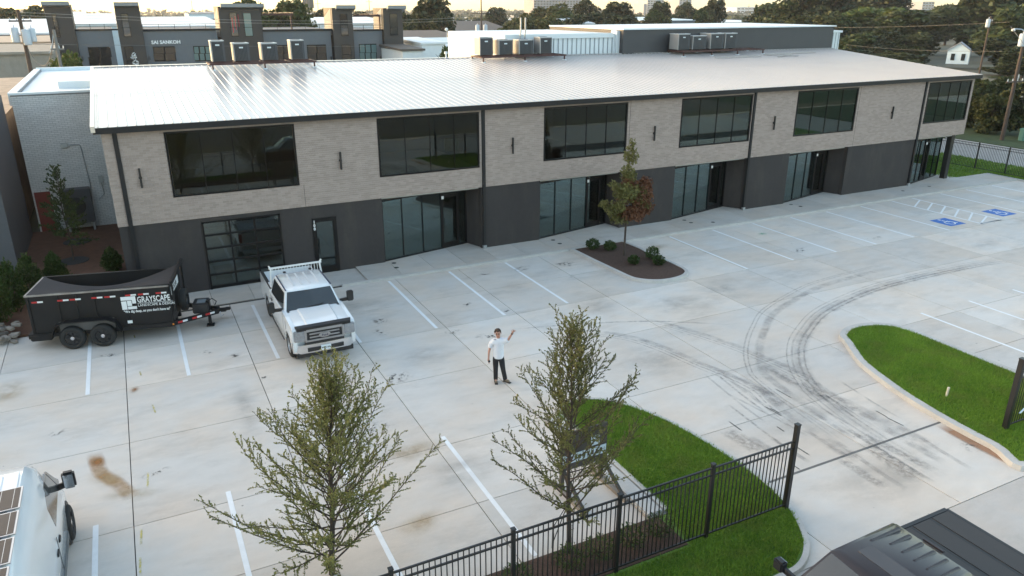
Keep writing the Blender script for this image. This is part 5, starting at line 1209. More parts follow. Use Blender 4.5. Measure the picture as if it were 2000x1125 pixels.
# island tree: green top, rust-red lower right
def blob_tree(name, label, loc, lobes, n, leaf, seed, h0, mats, trunk_r=.05, group=None, bark=BARK, cat='tree', limb=True):
    g = rng(seed); o = thing(name, label, cat, loc, 0, group); top = max(l[2] for l in lobes)
    MB().tube([(0, 0, 0), (.01, 0, h0), (.0, .0, top * .75)], [trunk_r, trunk_r * .8, trunk_r * .25], 8).to('trunk', bark, o, smooth=60)
    if limb:
        bmm = MB()
        for (x, y, z, rx, rz, m) in lobes: 
            zb = max(h0 * .95, z - .9 * math.hypot(x, y) - .3 * rz); bmm.tube([(0, 0, zb), (x * .5, y * .5, (zb + z) / 2 + .05), (x, y, z)], [trunk_r * .4, trunk_r * .28, trunk_r * .1], 5, False)
        link('limbs', bmm.mesh('limbs', bark, smooth=60), o)
    for mi, mt in enumerate(mats):
        P = []
        for (x, y, z, rx, rz, m) in lobes:
            if m != mi: continue
            k = max(3, int(n * rx * rx * rz / sum(l[3] ** 2 * l[4] for l in lobes)))
            d = g.normal(size=(k, 3)); d /= np.linalg.norm(d, axis=1)[:, None]; r = g.uniform(.25, 1, k) ** .45
            # clumps: pull points towards random centres
            q = d * r[:, None]; cc = g.normal(size=(14, 3)); cc /= np.linalg.norm(cc, axis=1)[:, None]; cc *= g.uniform(.5, .95, 14)[:, None]; j = g.integers(0, 14, k); q = q * .55 + cc[j] * .45
            P.append(q * np.array([rx, rx, rz]) + np.array([x, y, z]))
        if P: link('crown', leaves('crown', np.concatenate(P), leaf, mt, g, .62), o)
    return o
blob_tree('maple_tree', 'slender maple with green top and rust-red lower leaves in the kerbed island', (25.9, -3.95, .1), [(.12, 0, 5.15, .22, .45, 0), (.08, 0, 4.5, .45, .6, 0), (.05, 0, 3.75, .55, .55, 0), (-.15, -.1, 3.0, .75, .6, 0), (.7, 0, 2.75, .85, .75, 1), (1.15, .1, 2.2, .55, .5, 1), (-.7, -.1, 2.35, .6, .45, 0), (.2, -.2, 2.0, .8, .5, 1), (-1.15, .1, 2.55, .32, .28, 0), (.9, 0, 3.3, .5, .35, 1), (-.3, .1, 1.75, .6, .3, 0), (-.75, 0, 3.3, .3, .3, 0), (-.35, .1, 2.3, .5, .45, 1), (.65, 0, 2.8, .7, .6, 0), (.1, 0, 3.4, .5, .4, 1), (1.0, .1, 2.3, .45, .4, 0)], 9500, .115, 21, 1.5, [LF2, LF3], .055)
young_tree('oak_tree', 'narrow young evergreen in the soil bed at the left wall', (3.3, 6.62, .05), 4.35, .95, lambda t: 1.0 * (1 - t) ** .75 + .2, 31, (.02, 0), 60, .11, LF4, (-5, 45), .035, dens=1.2, twig=.42)
for i, (x, y, r) in enumerate(((3.31, 6.6, .62), (3.35, 9.9, .62))):
    tag(MB().lathe([(0, .02), (r - .03, .02), (r, .0), (r, -.02)], (0, 0, .06), n=28).to('tree_ring', pm('ring mat', (.030, .032, .034), .8, bump=.5), None, (x, y, 0)), ('round dark tree mat under the narrow young tree', 'round dark tree mat near the red door')[i], 'tree mat', 'tree mats in the soil bed')
young_tree('corner_tree', 'small light green tree beside the far corner of the building', (58.6, 4.2, .05), 5.6, 1.3, lambda t: 1.5 * (1 - t) ** .7 + .3, 41, (.2, 0), 30, .16, leafmat('light leaves', (.09, .12, .03), (.20, .22, .06)), (25, 55), .06, dens=.7, twig=.6)
def shrub(label, loc, r, h, seed, mat=LF5, n=420, leaf=.07, group=None, cone=False, name='shrub'):
    g = rng(seed); o = thing(name, label, 'shrub', loc, 0, group)
    d = g.normal(size=(n, 3)); d /= np.linalg.norm(d, axis=1)[:, None]; rr_ = g.uniform(.3, 1, n)[:, None] ** .5; P = d * rr_; P[:, 2] = (P[:, 2] + 1) / 2
    if cone:
        an = np.arctan2(P[:, 1], P[:, 0]); P[:, :2] *= (1.05 - .70 * P[:, 2:3] ** 2.2); P[:, :2] *= (1 + .22 * np.sin(an * 3 + seed + P[:, 2] * 9) * np.cos(P[:, 2] * 17 + an))[:, None]; P += g.normal(0, .035, P.shape)
    P *= np.array([r, r, h]); st = MB()
    for k in range(7): a = k * .9; st.tube([(0, 0, 0), (math.cos(a) * r * .3, math.sin(a) * r * .3, h * .4), (math.cos(a) * r * .6, math.sin(a) * r * .6, h * .8)], [.012, .008, .003], 4, False)
    D = P * np.array([1, 1, .5]) + np.array([0, 0, .15]) * r; link('foliage', leaves('foliage', P, leaf, mat, g, .45, D / (np.linalg.norm(D, axis=1)[:, None] + 1e-6)), o); st.to('stems', BARK, o); return o
for i, (x, y, r, h, l) in enumerate(((25.1, -2.55, .42, .62, 'spiky shrub at the building end of the kerbed island'), (25.75, -3.0, .40, .55, 'dark shrub just behind the island maple trunk'), (26.75, -4.95, .42, .68, 'tallest shrub at the right side of the kerbed island'), (25.55, -5.2, .33, .5, 'small round shrub in the middle of the kerbed island'), (26.5, -5.75, .40, .52, 'low shrub at the drive end of the kerbed island'))):
    shrub(l, (x, y, .1), r * .8, h * .85, 50 + i, LF5, 420, .11, 'shrubs in the kerbed island')
for i, (px, py, l) in enumerate(((1012, 1108, 'small shrub left of the fenced tree, behind the fence'), (1114, 1082, 'shrub just right of the fenced tree, behind the fence'), (1170, 1066, 'round shrub midway along the bed behind the fence'), (1233, 1041, 'shrub second from the right end of the bed behind the fence'), (1290, 1022, 'shrub at the right end of the bed behind the fence'))):
    p = at(px, py, -20.6); shrub(l, (p.x, -20.6, .08), .36, .50, 60 + i, LF5, 500, .06, 'shrubs in the bed behind the front fence')
HEDGE = leafmat('arborvitae', (.018, .040, .010), (.060, .090, .018))
for i, (x, y, r, h, l) in enumerate(((1.2, -.3, .58, 2.5, 'tall conical evergreen at the left picture edge, nearest of the row'), (1.55, .75, .55, 2.35, 'conical evergreen second nearest in the row behind the trailer'), (2.1, 1.7, .55, 2.2, 'conical evergreen third in the row behind the trailer'), (2.9, 2.6, .5, 1.9, 'rounded evergreen top showing over the trailer tarp'), (4.9, 4.3, .42, 1.25, 'small evergreen at the corner downspout behind the trailer'), (.6, -1.3, .6, 2.5, 'evergreen cut by the left picture edge'))):
    shrub(l, (x, y, .04), r, h * .86, 70 + i, HEDGE, 2600, .12, 'evergreens behind the trailer', True, 'evergreen_shrub')
# loose pavers heaped beside the trailer
PAV = pm('pavers', (.27, .235, .20), .9, var=.2, scale=7, rand=.25); pme = MB().box(-.15, -.075, 0, .15, .075, .09).mesh('paver', PAV, bevel=.012)
R5 = random.Random(12)
for k in range(34):
    lay = k // 13; x = 1.25 + R5.uniform(-.45, .62); y = -1.75 + R5.uniform(-.75, .6); 
    o = link('paver', pme, None, (x, y, .055 + lay * .10 if y > -1.88 else .01 + lay * .10), 0); o.rotation_euler = (R5.uniform(-.15, .15) * (lay > 0), R5.uniform(-.2, .2) * (lay > 0), R5.uniform(0, 3.1)); tag(o, 'loose tan paver in the heap behind the trailer', 'paver', 'loose pavers in the heap')
# ------------------------------------------------------------------ background
GWALL = pm('slate render', (.13, .14, .155), .8, var=.05); DWALL = pm('bronze siding', (.040, .034, .032), .6, var=.08); LFAS = pm('grey fascia', (.22, .23, .24), .5); LSID = pm('pale siding', (.33, .31, .28), .8)
BGL = pm('dark window glass', (.015, .018, .020), .06, spec=.8, coat=.6); BGT = pm('curtained glass', (.10, .17, .17), .12, coat=.6)
YT = 75.0
def bx(pa, pb, Y, d, name, mat, parent, z0=None, bevel=0):
    """box whose front face spans two photo points at depth Y, d deep"""
    a, b = at(*pa, Y), at(*pb, Y); zb = b.z if z0 is None else z0
    x0, x1 = min(a.x, b.x), max(a.x, b.x); m = MB().box(x0, Y, min(zb, a.z), x1, Y + d, max(zb, a.z)); return m.to(name, mat, parent, bevel=bevel)
th = thing('townhouse_building', 'modern grey building with dark towers and slanted roofs behind the metal roof', 'building')
for xa, xb, y in ((147, 231, 58.5), (278, 431, 58.5), (513, 651, 59), (690, 750, 59)):
    w_ = bx((xa, y), (xb, 130), YT, 14, 'wall', GWALL, th, 0); bx((xa - 2, y - 1.2), (xb + 2, y + .8), YT - .12, .5, 'parapet_cap', FASC, w_)
    a, b = at(xa, 50, YT), at(xb, 50, YT); rl = MB(); z = at(xa, y, YT).z
    rl.bar((a.x, YT + .2, z + .62), (b.x, YT + .2, z + .62), .06); rl.bar((a.x, YT + .2, z + .3), (b.x, YT + .2, z + .3), .03)
    n = max(3, int((b.x - a.x) / 1.6))
    for k in range(n + 1): rl.bar((a.x + (b.x - a.x) * k / n, YT + .2, z), (a.x + (b.x - a.x) * k / n, YT + .2, z + .62), .05)
    rl.to('railing', BLACKM, th)
def tower(xa, xb, yt, roof_l, roof_r, wins):
    a, b = at(xa, 60, YT - .6), at(xb, 60, YT - .6); zt = at((xa + xb) / 2, yt, YT - .6).z
    t = MB().box(a.x, YT - .6, 0, b.x, YT + 4, zt - .35).to('tower', DWALL, th); MB().hexa([(a.x - .02, YT + .2, 7.0), (a.x - .01, YT + .2, 7.0), (a.x - .01, YT + 4, 7.0), (a.x - .02, YT + 4, 7.0), (a.x - .02, YT + .2, zt - .4), (a.x - .01, YT + .2, zt - .4), (a.x - .01, YT + 4, zt - 1.6), (a.x - .02, YT + 4, zt - 1.6)]).to('side_siding', LSID, t)
    l, r = at(roof_l, yt, YT - 1.2).x, at(roof_r, yt, YT - 1.2).x
    MB().hexa([(l, YT - 1.3, zt - .42), (r, YT - 1.3, zt - .42), (r, YT + 4.6, zt - 2.2), (l, YT + 4.6, zt - 2.2), (l, YT - 1.3, zt), (r, YT - 1.3, zt), (r, YT + 4.6, zt - 1.8), (l, YT + 4.6, zt - 1.8)]).to('slanted_roof', LFAS, t)
    for (p, q, m) in wins:
        f = bx((p[0] - .9, p[1] - .9), (q[0] + .9, q[1] + .9), YT - .66, .08, 'window', FRAME, th); bx(p, q, YT - .69, .06, 'pane', m, f); ym = p[1] + (q[1] - p[1]) * .62; bx((p[0], ym - .3), (q[0], ym + .3), YT - .72, .05, 'transom_bar', FRAME, f)
tower(95, 146, 2.5, 79, 134, [((101, 26), (118, 72), BGL)]); tower(231, 279, 4, 221, 270, [((236, 27), (256, 71), BGL), ((243, 92), (266, 135), BGL)])
tower(431, 513, 7, 430, 515, [((448, 26), (466, 70), BGL), ((475, 26), (494, 70), BGT)]); tower(651, 690, 10, 656, 694, [((664, 28), (680, 69), BGL), ((668, 88), (686, 118), BGL)]); tower(750, 787, 10.5, 757, 793, [((761, 28), (777, 68), BGL), ((763, 87), (781, 118), BGL)])
def bigwin(p, q, nx, nz, m):
    f = bx((p[0] - 1, p[1] - 1), (q[0] + 1, q[1] + 1), YT - .06, .1, 'window', FRAME, th)
    for i in range(nx):
        for j in range(nz):
            x0, x1 = p[0] + (q[0] - p[0]) * i / nx + .5, p[0] + (q[0] - p[0]) * (i + 1) / nx - .5; y0, y1 = p[1] + (q[1] - p[1]) * j / nz + .5, p[1] + (q[1] - p[1]) * (j + 1) / nz - .5
            bx((x0, y0), (x1, y1), YT - .08, .05, 'pane', m, f)
bigwin((172, 93), (219, 130), 2, 2, BGL); bigwin((299, 92), (344, 118), 2, 2, BGL); bigwin((378, 91), (412, 118), 3, 2, BGT); bigwin((600, 88.5), (638, 119), 2, 2, BGL); bigwin((702, 87), (736, 119), 3, 2, BGT); bigwin((540, 89), (567, 119), 2, 2, BGL)
p = at(296, 86, YT - .05); text('sign_lettering', 'SAI SANKOH', .56, pm('sign white', (.8, .8, .8), .5), th, (p.x, YT - .06, p.z), (R(90), 0, 0), .05, sx=1.02, bold=.02)
g = rng(5); p = at(263, 116, YT - .75)
pl = MB()
for k in range(22): 
    z = g.uniform(-1.2, .9); x = g.uniform(-.25, .25) - z * .12; pl.obox((p.x + x, YT - .74, p.z + z * .8), (.28, .02, .10), Matrix.Rotation(g.uniform(-1, 1), 3, 'Y'))
pl.to('door_decal', pm('sign white', (.8, .8, .8), .5), th)
bl_ = pm('red drape', (.5, .02, .03), .6)
for x in (453.5, 459, 465): bx((x, 35 - (x - 453) * .6), (x + 2.2, 64 - (x - 453)), YT - .71, .02, 'red_drape', bl_, th)
for px in (162, 293, 647, 744): bx((px - 1.2, 110), (px + 1.2, 117), YT - .25, .2, 'wall_lamp', BLACKM, th)
pg = MB()
for xa, xb, y in ((511, 572, 28.5), (690, 745, 31)):
    a, b = at(xa, y, YT + 1), at(xb, y, YT + 1); pg.bar((a.x, YT + 1, a.z), (b.x, YT + 1, a.z), .22)
    for k in range(7): x = a.x + (b.x - a.x) * k / 6; pg.bar((x, YT + .6, a.z + .2), (x, YT + 3.5, a.z + .2), .1)
    pg.bar((b.x - .3, YT + 1, a.z), (b.x - .3, YT + 1, 7.5), .18); 
pg.to('pergola', RUSTY, th)
# boxy low buildings: (front px rect, Y, depth, wall, roof, label)
def lowbld(label, xa, xb, yt, Y, d, wall, roofm, nwin=0, name='low_building', rise=.25, yw=None):
    a, b = at(xa, yt, Y), at(xb, yt, Y); zt = (a.z + b.z) / 2; o = thing(name, label, 'building', ((a.x + b.x) / 2, Y, gz(Y) - .2)); W = b.x - a.x; h = zt - gz(Y) + .2
    MB().box(-W / 2, 0, 0, W / 2, d, h - .02).to('wall', wall, o)
    MB().hexa([(-W / 2 - .25, -.25, h - .02), (W / 2 + .25, -.25, h - .02), (W / 2 + .25, d, h + rise), (-W / 2 - .25, d, h + rise), (-W / 2 - .25, -.25, h + .22), (W / 2 + .25, -.25, h + .22), (W / 2 + .25, d, h + rise + .25), (-W / 2 - .25, d, h + rise + .25)]).to('roof', roofm, o)
    for k in range(nwin):
        x = -W / 2 + W * (k + .5) / nwin; f = MB().box(x - W / nwin * .28, -.06, h * .45, x + W / nwin * .28, .02, h * .80).to('window', FRAME, o); MB().box(x - W / nwin * .26, -.075, h * .47, x + W / nwin * .26, -.061, h * .78).to('pane', BGL, f)
    return o
PALE = pm('pale metal', (.50, .58, .62), .45, var=.08); REDB = pm('red brick far', (.17, .085, .065), .85, var=.15); TAN = pm('tan block', (.30, .27, .23), .85, var=.12, dirt=.3); GREYW = pm('grey wall far', (.24, .25, .27), .7); WROOF = pm('white roof far', (.70, .72, .73), .5, var=.06); DARKW = pm('dark wall far', (.035, .032, .032), .7); BRR = pm('brown roof', (.11, .09, .075), .8, var=.2)
lowbld('tan block building with flat roof, behind the leaning pole at left', -60, 100, 106, 62, 12, TAN, TAN, 0); lowbld('red brick building with white parapet at the far left', -60, 105, 86, 82, 14, REDB, pm('tan roof', (.42, .33, .25), .8), 0)
lowbld('dark shed under a bright white metal roof at the far left', -60, 97, 68, 100, 16, DARKW, WROOF, 0, rise=1.6)
lowbld('long pale blue metal hall behind the grey building, left of its second tower', 120, 232, 50, 130, 30, PALE, WROOF, 0, rise=1.5); lowbld('pale hall with flat roof behind the railing, right of the second tower', 270, 440, 52, 150, 40, PALE, WROOF, 0, rise=1.2)
lowbld('small far pale house with dark windows left of the third tower', 368, 450, 27, 330, 20, PALE, GREYW, 4); lowbld('far pale blue block left of the first gap in the skyline', 128, 165, 27, 260, 20, PALE, PALE, 2); lowbld('pale far block with window grid beside the mobile mast', 578, 640, 30, 300, 25, PALE, GREYW, 5)
lowbld('low white hall seen under the pergola', 560, 780, 47, 170, 30, WROOF, WROOF, 0, rise=1)
lowbld('white walled shed with flat roof right of the grey building', 786, 826, 99, 66, 10, WROOF, BRR, 0); lowbld('taller white box building beside the shed', 824, 870, 86, 72, 12, WROOF, WROOF, 0); lowbld('pale blue flat-roofed building behind the middle condensers', 872, 1000, 94, 74, 20, WROOF, PALE, 0, rise=.5)
lowbld('grey shed with shallow roof below the round dark tree', 800, 915, 77, 98, 16, GREYW, BRR, 3, rise=.8); lowbld('brown roofed house between trees left of the white block', 880, 1000, 62, 150, 16, REDB, BRR, 4, rise=2)
lowbld('long grey and white warehouse between two trees beyond the roof', 1255, 1372, 41, 190, 30, GREYW, PALE, 6, rise=.6); lowbld('low red and white shops far beyond the right condensers', 1375, 1490, 44, 260, 20, REDB, WROOF, 6); lowbld('white box building just over the dark siding', 1394, 1425, 51, 140, 10, WROOF, WROOF, 1); lowbld('grey flat shed over the dark siding', 1420, 1485, 52.5, 160, 14, GREYW, GREYW, 0)
lowbld('pale roofs among trees right of the white metal wall', 1118, 1160, 47, 150, 12, GREYW, WROOF, 2, rise=1.4)
# office towers on the skyline
def office(label, xa, xb, yt, Y, col, rows, cols, d=25, setb=None):
    a, b = at(xa, yt, Y), at(xb, yt, Y); W = b.x - a.x; zb = gz(math.hypot(Y, a.x)) - 3; h = a.z - zb; o = thing('office_tower', label, 'office tower', ((a.x + b.x) / 2, Y, zb)); m = pm('tower ' + label[:12], col, .6, var=.04)
    MB().box(-W / 2, 0, 0, W / 2, d, h).to('shaft', m, o)
    fl = MB()
    for r in range(rows):
        z = h - h * .9 * (r + .6) / rows
        for c in range(cols): x = -W / 2 + W * (c + .5) / cols; fl.box(x - W / cols * .36, -.15, z - h / rows * .22, x + W / cols * .36, .02, z + h / rows * .22)
    q = fl.to('window_grid', BGL, o); q['kind'] = 'stuff'
    if setb: MB().box(-W * .62, 4, 0, W * .62, d + 4, h * setb).to('podium', m, o)
    return o
office('broad grey office slab on the skyline above the middle trees', 1043, 1136, -22, 820, (.22, .23, .26), 14, 16); office('stepped pale office tower on the skyline', 1266, 1298, -14, 1000, (.34, .34, .35), 14, 6, setb=.62); office('slim banded office tower at the right of the skyline trio', 1328, 1352, -12, 1050, (.30, .31, .34), 14, 4)
office('wide pale stadium-like hall on the far skyline', 1440, 1512, 14, 1500, (.48, .50, .52), 4, 10, 60, .55); office('far grey tower top between the big right-hand trees', 1803, 1826, 3, 700, (.30, .31, .33), 8, 4); office('far pale office block between trees at upper right', 1590, 1612, 6, 900, (.42, .46, .50), 6, 5)
# white cottage among the trees
ch = thing('cottage', 'small white gabled cottage among the trees at the right', 'house', (151, 66, .35), R(-58)); ch.scale = (.72, .72, .72)
WSD = pm('white clapboard', (.60, .70, .76), .7, var=.05); MB().box(-2.6, -3.2, 0, 2.6, 3.2, 3.4).to('wall', WSD, ch); MB().add([(-2.6, -3.2, 3.4), (2.6, -3.2, 3.4), (0, -3.2, 5.2), (-2.6, 3.2, 3.4), (2.6, 3.2, 3.4), (0, 3.2, 5.2)], [(0, 1, 2), (5, 4, 3), (0, 2, 5, 3), (1, 4, 5, 2), (0, 3, 4, 1)]).to('gable', WSD, ch)
for s in (-1, 1): MB().hexa([(s * 2.9, -3.5, 3.2), (0, -3.5, 5.25), (0, 3.5, 5.25), (s * 2.9, 3.5, 3.2), (s * 2.9, -3.5, 3.35), (0, -3.5, 5.42), (0, 3.5, 5.42), (s * 2.9, 3.5, 3.35)]).to('roof', GREYW, ch)
for x in (-1.2, 1.2): f = MB().box(x - .45, -3.28, .9, x + .45, -3.2, 2.6).to('window', FRAME, ch); MB().box(x - .38, -3.30, .97, x + .38, -3.281, 2.53).to('pane', BGL, f)
# ---- trees: a few crown shapes, copied with their own size
def crown_mesh(seed, n, leaf, mat, squash=1.0):
    g = rng(seed); P = []
    nl = 16
    for k in range(nl):
        a = g.uniform(0, 6.283); r = g.uniform(.12, .66); z = g.uniform(-.72, .78); r *= math.sqrt(max(.1, 1 - z * z)); c = np.array([math.cos(a) * r, math.sin(a) * r, z * squash]); s = g.uniform(.26, .44)
        k_ = n // nl; d = g.normal(size=(k_, 3)); d /= np.linalg.norm(d, axis=1)[:, None]; q = d * (g.uniform(.4, 1, k_) ** .5)[:, None]
        cc = g.normal(size=(9, 3)); cc /= np.linalg.norm(cc, axis=1)[:, None]; q = q * .6 + cc[g.integers(0, 9, k_)] * .42; P.append(c + q * s)
    return leaves('crown', np.concatenate(P), leaf, mat, g, .7)
FA = leafmat('far leaves mid', (.022, .036, .013), (.082, .104, .032), .15); FB = leafmat('far leaves dark', (.017, .027, .013), (.052, .068, .027), .15); FC = leafmat('far leaves olive', (.028, .036, .012), (.10, .11, .035), .2); FD = leafmat('far leaves bright', (.040, .070, .015), (.13, .16, .04), .2)
CR = {k: [crown_mesh(100 + i * 7 + j, 7000, .125, m) for j in range(3)] for i, (k, m) in enumerate((('a', FA), ('b', FB), ('c', FC), ('d', FD)))}
TRK = MB(); TRK.tube([(0, 0, 0), (.01, .005, .35), (-.01, 0, .62), (0, .01, .85)], [.035, .026, .016, .006], 7)
for k in range(7): a = k * 2.4; TRK.tube([(0, 0, .34 + k * .05), (math.cos(a) * .12, math.sin(a) * .12, .52 + k * .04), (math.cos(a) * .26, math.sin(a) * .26, .64 + k * .04)], [.014, .009, .003], 5, False)
TRKM = TRK.mesh('trunk', BARK, smooth=60); tcount = 0
def far_tree(px, py, hwpx, Y, kind, label, ratio=None, base=None, group='trees beyond the building', low=.08):
    global tcount
    t = at(px, py, Y); D = (t - CAMP).length; rad = hwpx * D / 1480; zb = gz(D) if base is None else base; h = t.z - zb
    o = thing('tree', label, 'tree', (t.x, Y, zb), (tcount * 2.1) % 6.28, group); k = link('trunk', TRKM, o); k.scale = (h, h, h)
    c = link('crown', CR[kind][tcount % 3], o, (0, 0, h * (.5 + low / 2))); c.scale = (rad * 1.25, rad * 1.25, h * (.54 - low / 2)); tcount += 1; return o
TL = [(40, 12, 46, 230, 'b', 'broad hazy tree at the far left skyline'), (8, 22, 26, 210, 'b', 'hazy tree cut by the left edge of the picture'), (95, 27, 30, 240, 'b', 'low hazy tree behind the leftmost tower'), (28, 44, 26, 160, 'b', 'dark low tree behind the leaning pole'), (75, 47, 22, 165, 'b', 'dark low tree left of the leftmost tower'),
      (548, 3, 60, 112, 'a', 'big green tree right of the third tower'), (497, -4, 42, 118, 'a', 'green treetop rising behind the third tower'), (592, 32, 26, 125, 'a', 'green tree behind the pergola'), (838, 0, 52, 135, 'b', 'big dark round tree right of the grey building'), (800, 15, 26, 150, 'b', 'dark tree touching the last slanted roof'), (868, 30, 26, 128, 'b', 'dark lower tree beside the round dark tree'),
      (965, 18, 30, 270, 'b', 'hazy brown tree behind the transformer pole'), (915, 36, 30, 240, 'b', 'hazy low trees left of the transformer pole'), (1015, 22, 38, 165, 'c', 'olive tree above the middle condensers'), (1068, 14, 46, 178, 'c', 'olive tree below the broad office slab'), (1112, 18, 36, 160, 'a', 'green tree right below the broad office slab'), (1152, 4, 30, 185, 'b', 'dark treetop right of the broad office slab'), (1200, 9, 44, 172, 'b', 'broad dark tree before the stepped tower'), (1240, 28, 26, 168, 'a', 'green tree at the right of the dark group'),
      (1170, 30, 46, 158, 'b', 'dark tree above the white metal wall'), (1286, 8, 30, 178, 'b', 'rounded tree before the stepped pale tower'), (1290, 20, 30, 165, 'a', 'green tree between the two warehouses'), (1347, 9, 24, 240, 'b', 'hazy tree before the slim tower'), (1393, 3, 30, 180, 'b', 'tall rounded tree left of the right condensers'), (1378, 16, 24, 172, 'a', 'green tree beside the tall rounded tree'),
      (1510, 6, 36, 150, 'a', 'green tree left of the big right-hand trees'), (1556, -14, 60, 132, 'a', 'big loose tree over the dark siding'), (1530, 34, 44, 128, 'c', 'olive tree just behind the dark siding'), (1636, -30, 74, 124, 'b', 'largest dark tree over the right part of the roof'), (1590, 30, 52, 108, 'c', 'olive tree in front of the largest dark tree'), (1660, 30, 46, 104, 'a', 'green tree behind the end of the dark siding'), (1708, 2, 66, 112, 'd', 'bright green tree over the right roof slope'), (1752, 22, 60, 98, 'a', 'green tree between the bright tree and the cottage'), (1716, 62, 44, 88, 'b', 'dark tree low behind the roof end'), (1796, 20, 44, 108, 'c', 'olive tree left of the cottage'), (1772, 68, 40, 84, 'c', 'olive bushy tree over the roof edge'), (1838, 18, 44, 190, 'a', 'green tree above the cottage'), 
      (1896, 34, 40, 200, 'b', 'dark tree behind the right utility poles'), (1955, -22, 72, 92, 'b', 'large dark tree at the top right'), (2000, 10, 60, 72, 'a', 'green tree at the right picture edge'), (1938, 72, 30, 110, 'b', 'dark tree right of the cottage'), (1925, 112, 18, 100, 'd', 'bright bushy tree right below the cottage'), (1990, 72, 52, 58, 'b', 'dark tree behind the soil bank'), (1480, 30, 26, 190, 'b', 'hazy tree beyond the right condensers'), (1455, 38, 30, 330, 'b', 'hazy treeline before the stadium-like hall'), (1420, 36, 26, 340, 'b', 'hazy trees left of the stadium-like hall')]
for t in TL: far_tree(*t)
ML = [(640, 22, 30, 230, 'b', 'hazy tree behind the fourth tower'), (700, 26, 26, 260, 'b', 'hazy tree under the second pergola'), (905, 50, 34, 170, 'b', 'dark low tree behind the brown roofed house'), (985, 44, 34, 150, 'c', 'olive tree just left of the white metal wall'), (1045, 38, 40, 140, 'c', 'olive tree standing behind the vent pipes'), (1095, 36, 40, 138, 'a', 'green tree behind the white ribbed wall'), (1136, 34, 34, 150, 'b', 'dark tree behind the corner of the white wall'), (1205, 34, 42, 142, 'b', 'dark tree behind the start of the dark siding'), (1310, 30, 24, 210, 'a', 'small tree right of the long warehouse gap'), (1336, 26, 22, 215, 'b', 'small dark tree below the slim tower'),
 (1500, 44, 40, 112, 'b', 'dark tree behind the right end of the condensers'), (1546, 52, 40, 100, 'a', 'green tree low behind the dark siding'), (1616, 58, 44, 92, 'b', 'dark tree close behind the dark siding'), (1672, 66, 40, 82, 'a', 'green tree beside the white end of the dark block'), (1690, 92, 40, 72, 'b', 'dark bush just over the right roof slope'), (1735, 98, 40, 68, 'c', 'olive bush over the middle of the roof slope'), (1780, 108, 38, 64, 'b', 'dark bush over the lower roof slope'), (1795, 116, 28, 60, 'a', 'green bush near the roof corner'), (1765, -14, 60, 140, 'b', 'dark tall tree behind the bright green tree'), (1690, -26, 60, 150, 'b', 'dark crown between the two largest right trees'), (1860, 8, 44, 150, 'a', 'green tree beneath the pale monopole'), (1930, 60, 30, 120, 'c', 'olive tree just right of the cottage roof'), (1945, 150, 18, 48, 'd', 'green bush left of the tall pole'), (1975, 116, 40, 50, 'c', 'olive bush right of the tall pole'), (2010, 90, 44, 46, 'b', 'dark tree cut by the right picture edge')]
for t in ML: far_tree(*t)
far_tree(118, 104, 33, 56, 'd', 'bright green bushy tree beside the grey pole', low=.0); far_tree(872, 95, 20, 62, 'd', 'small leafy tree peeking over the ridge', low=.1)
# roadside growth across the side street
for i, (x, y, h, r, kd, l) in enumerate(((76.6, 14, 4.5, 2.6, 'c', 'olive roadside tree just right of the building corner'), (76.5, 8.5, 4.6, 2.4, 'b', 'dark roadside tree beside the utility pole'), (77, 20, 4.3, 3.0, 'b', 'dark roadside tree behind the corner window'), (80, 4.0, 3.0, 3.0, 'd', 'bright green bank growth at the right edge'), (84, 9, 3.2, 3.2, 'a', 'green growth behind the bank'), (79, 27, 4.4, 3.4, 'a', 'green roadside tree farther along the side street'), (77, -1.5, 2.4, 2.4, 'a', 'low green growth at the right picture edge'), (76.0, 11.2, 4.0, 2.2, 'c', 'dark low growth hugging the side street by the pole'), (75.6, 17, 4.0, 2.2, 'd', 'olive low growth hugging the side street behind the corner'), (76, 24, 4.0, 2.6, 'c', 'dark growth farther along the side street'), (76.5, 31, 4.2, 3, 'c', 'olive growth at the far bend of the side street'), (80, 13.5, 4.4, 2.8, 'b', 'tall dark growth behind the utility pole'), (82, 19, 4.2, 3.2, 'a', 'tall green growth behind the roadside trees'))):
    o = thing('tree', l, 'tree', (x, y, .05), i, 'roadside trees across the side street'); k = link('trunk', TRKM, o); k.scale = (h, h, h); c = link('crown', CR[kd][i % 3], o, (0, 0, h * .52)); c.scale = (r, r, h * .5)
struct(MB().lathe([(0, 2.6), (3.5, 2.3), (8, 1.0), (13, 0)], (98, 10, -.2), n=20).to('soil_bank', SOIL, smooth=80))
rb_ = MB(); R7 = random.Random(5)
for k in range(26): rb_.obox((94 + R7.uniform(-3, 3), 10 + R7.uniform(-4, 4), 2.0 + R7.uniform(-.3, .6)), (R7.uniform(.5, 1.6), R7.uniform(.4, 1.0), .3), Matrix.Rotation(R7.uniform(0, 3), 3, 'Z') @ Matrix.Rotation(R7.uniform(-.4, .4), 3, 'X'))
struct(rb_.to('rubble', pm('rubble', (.35, .32, .30), .9, var=.2)), 'stuff', 'heap of broken concrete on the soil bank')
o = thing('utility_box', 'small green utility pedestal on the verge across the side street', 'utility box', (74.2, 7.2, .05)); MB().box(-.22, -.22, 0, .22, .22, 1.0).to('housing', pm('pale green', (.12, .26, .21), .5), o, bevel=.05); MB().box(-.25, -.25, .9, .25, .25, 1.06).to('lid', pm('pale green', (.12, .26, .21), .5), o, bevel=.04)
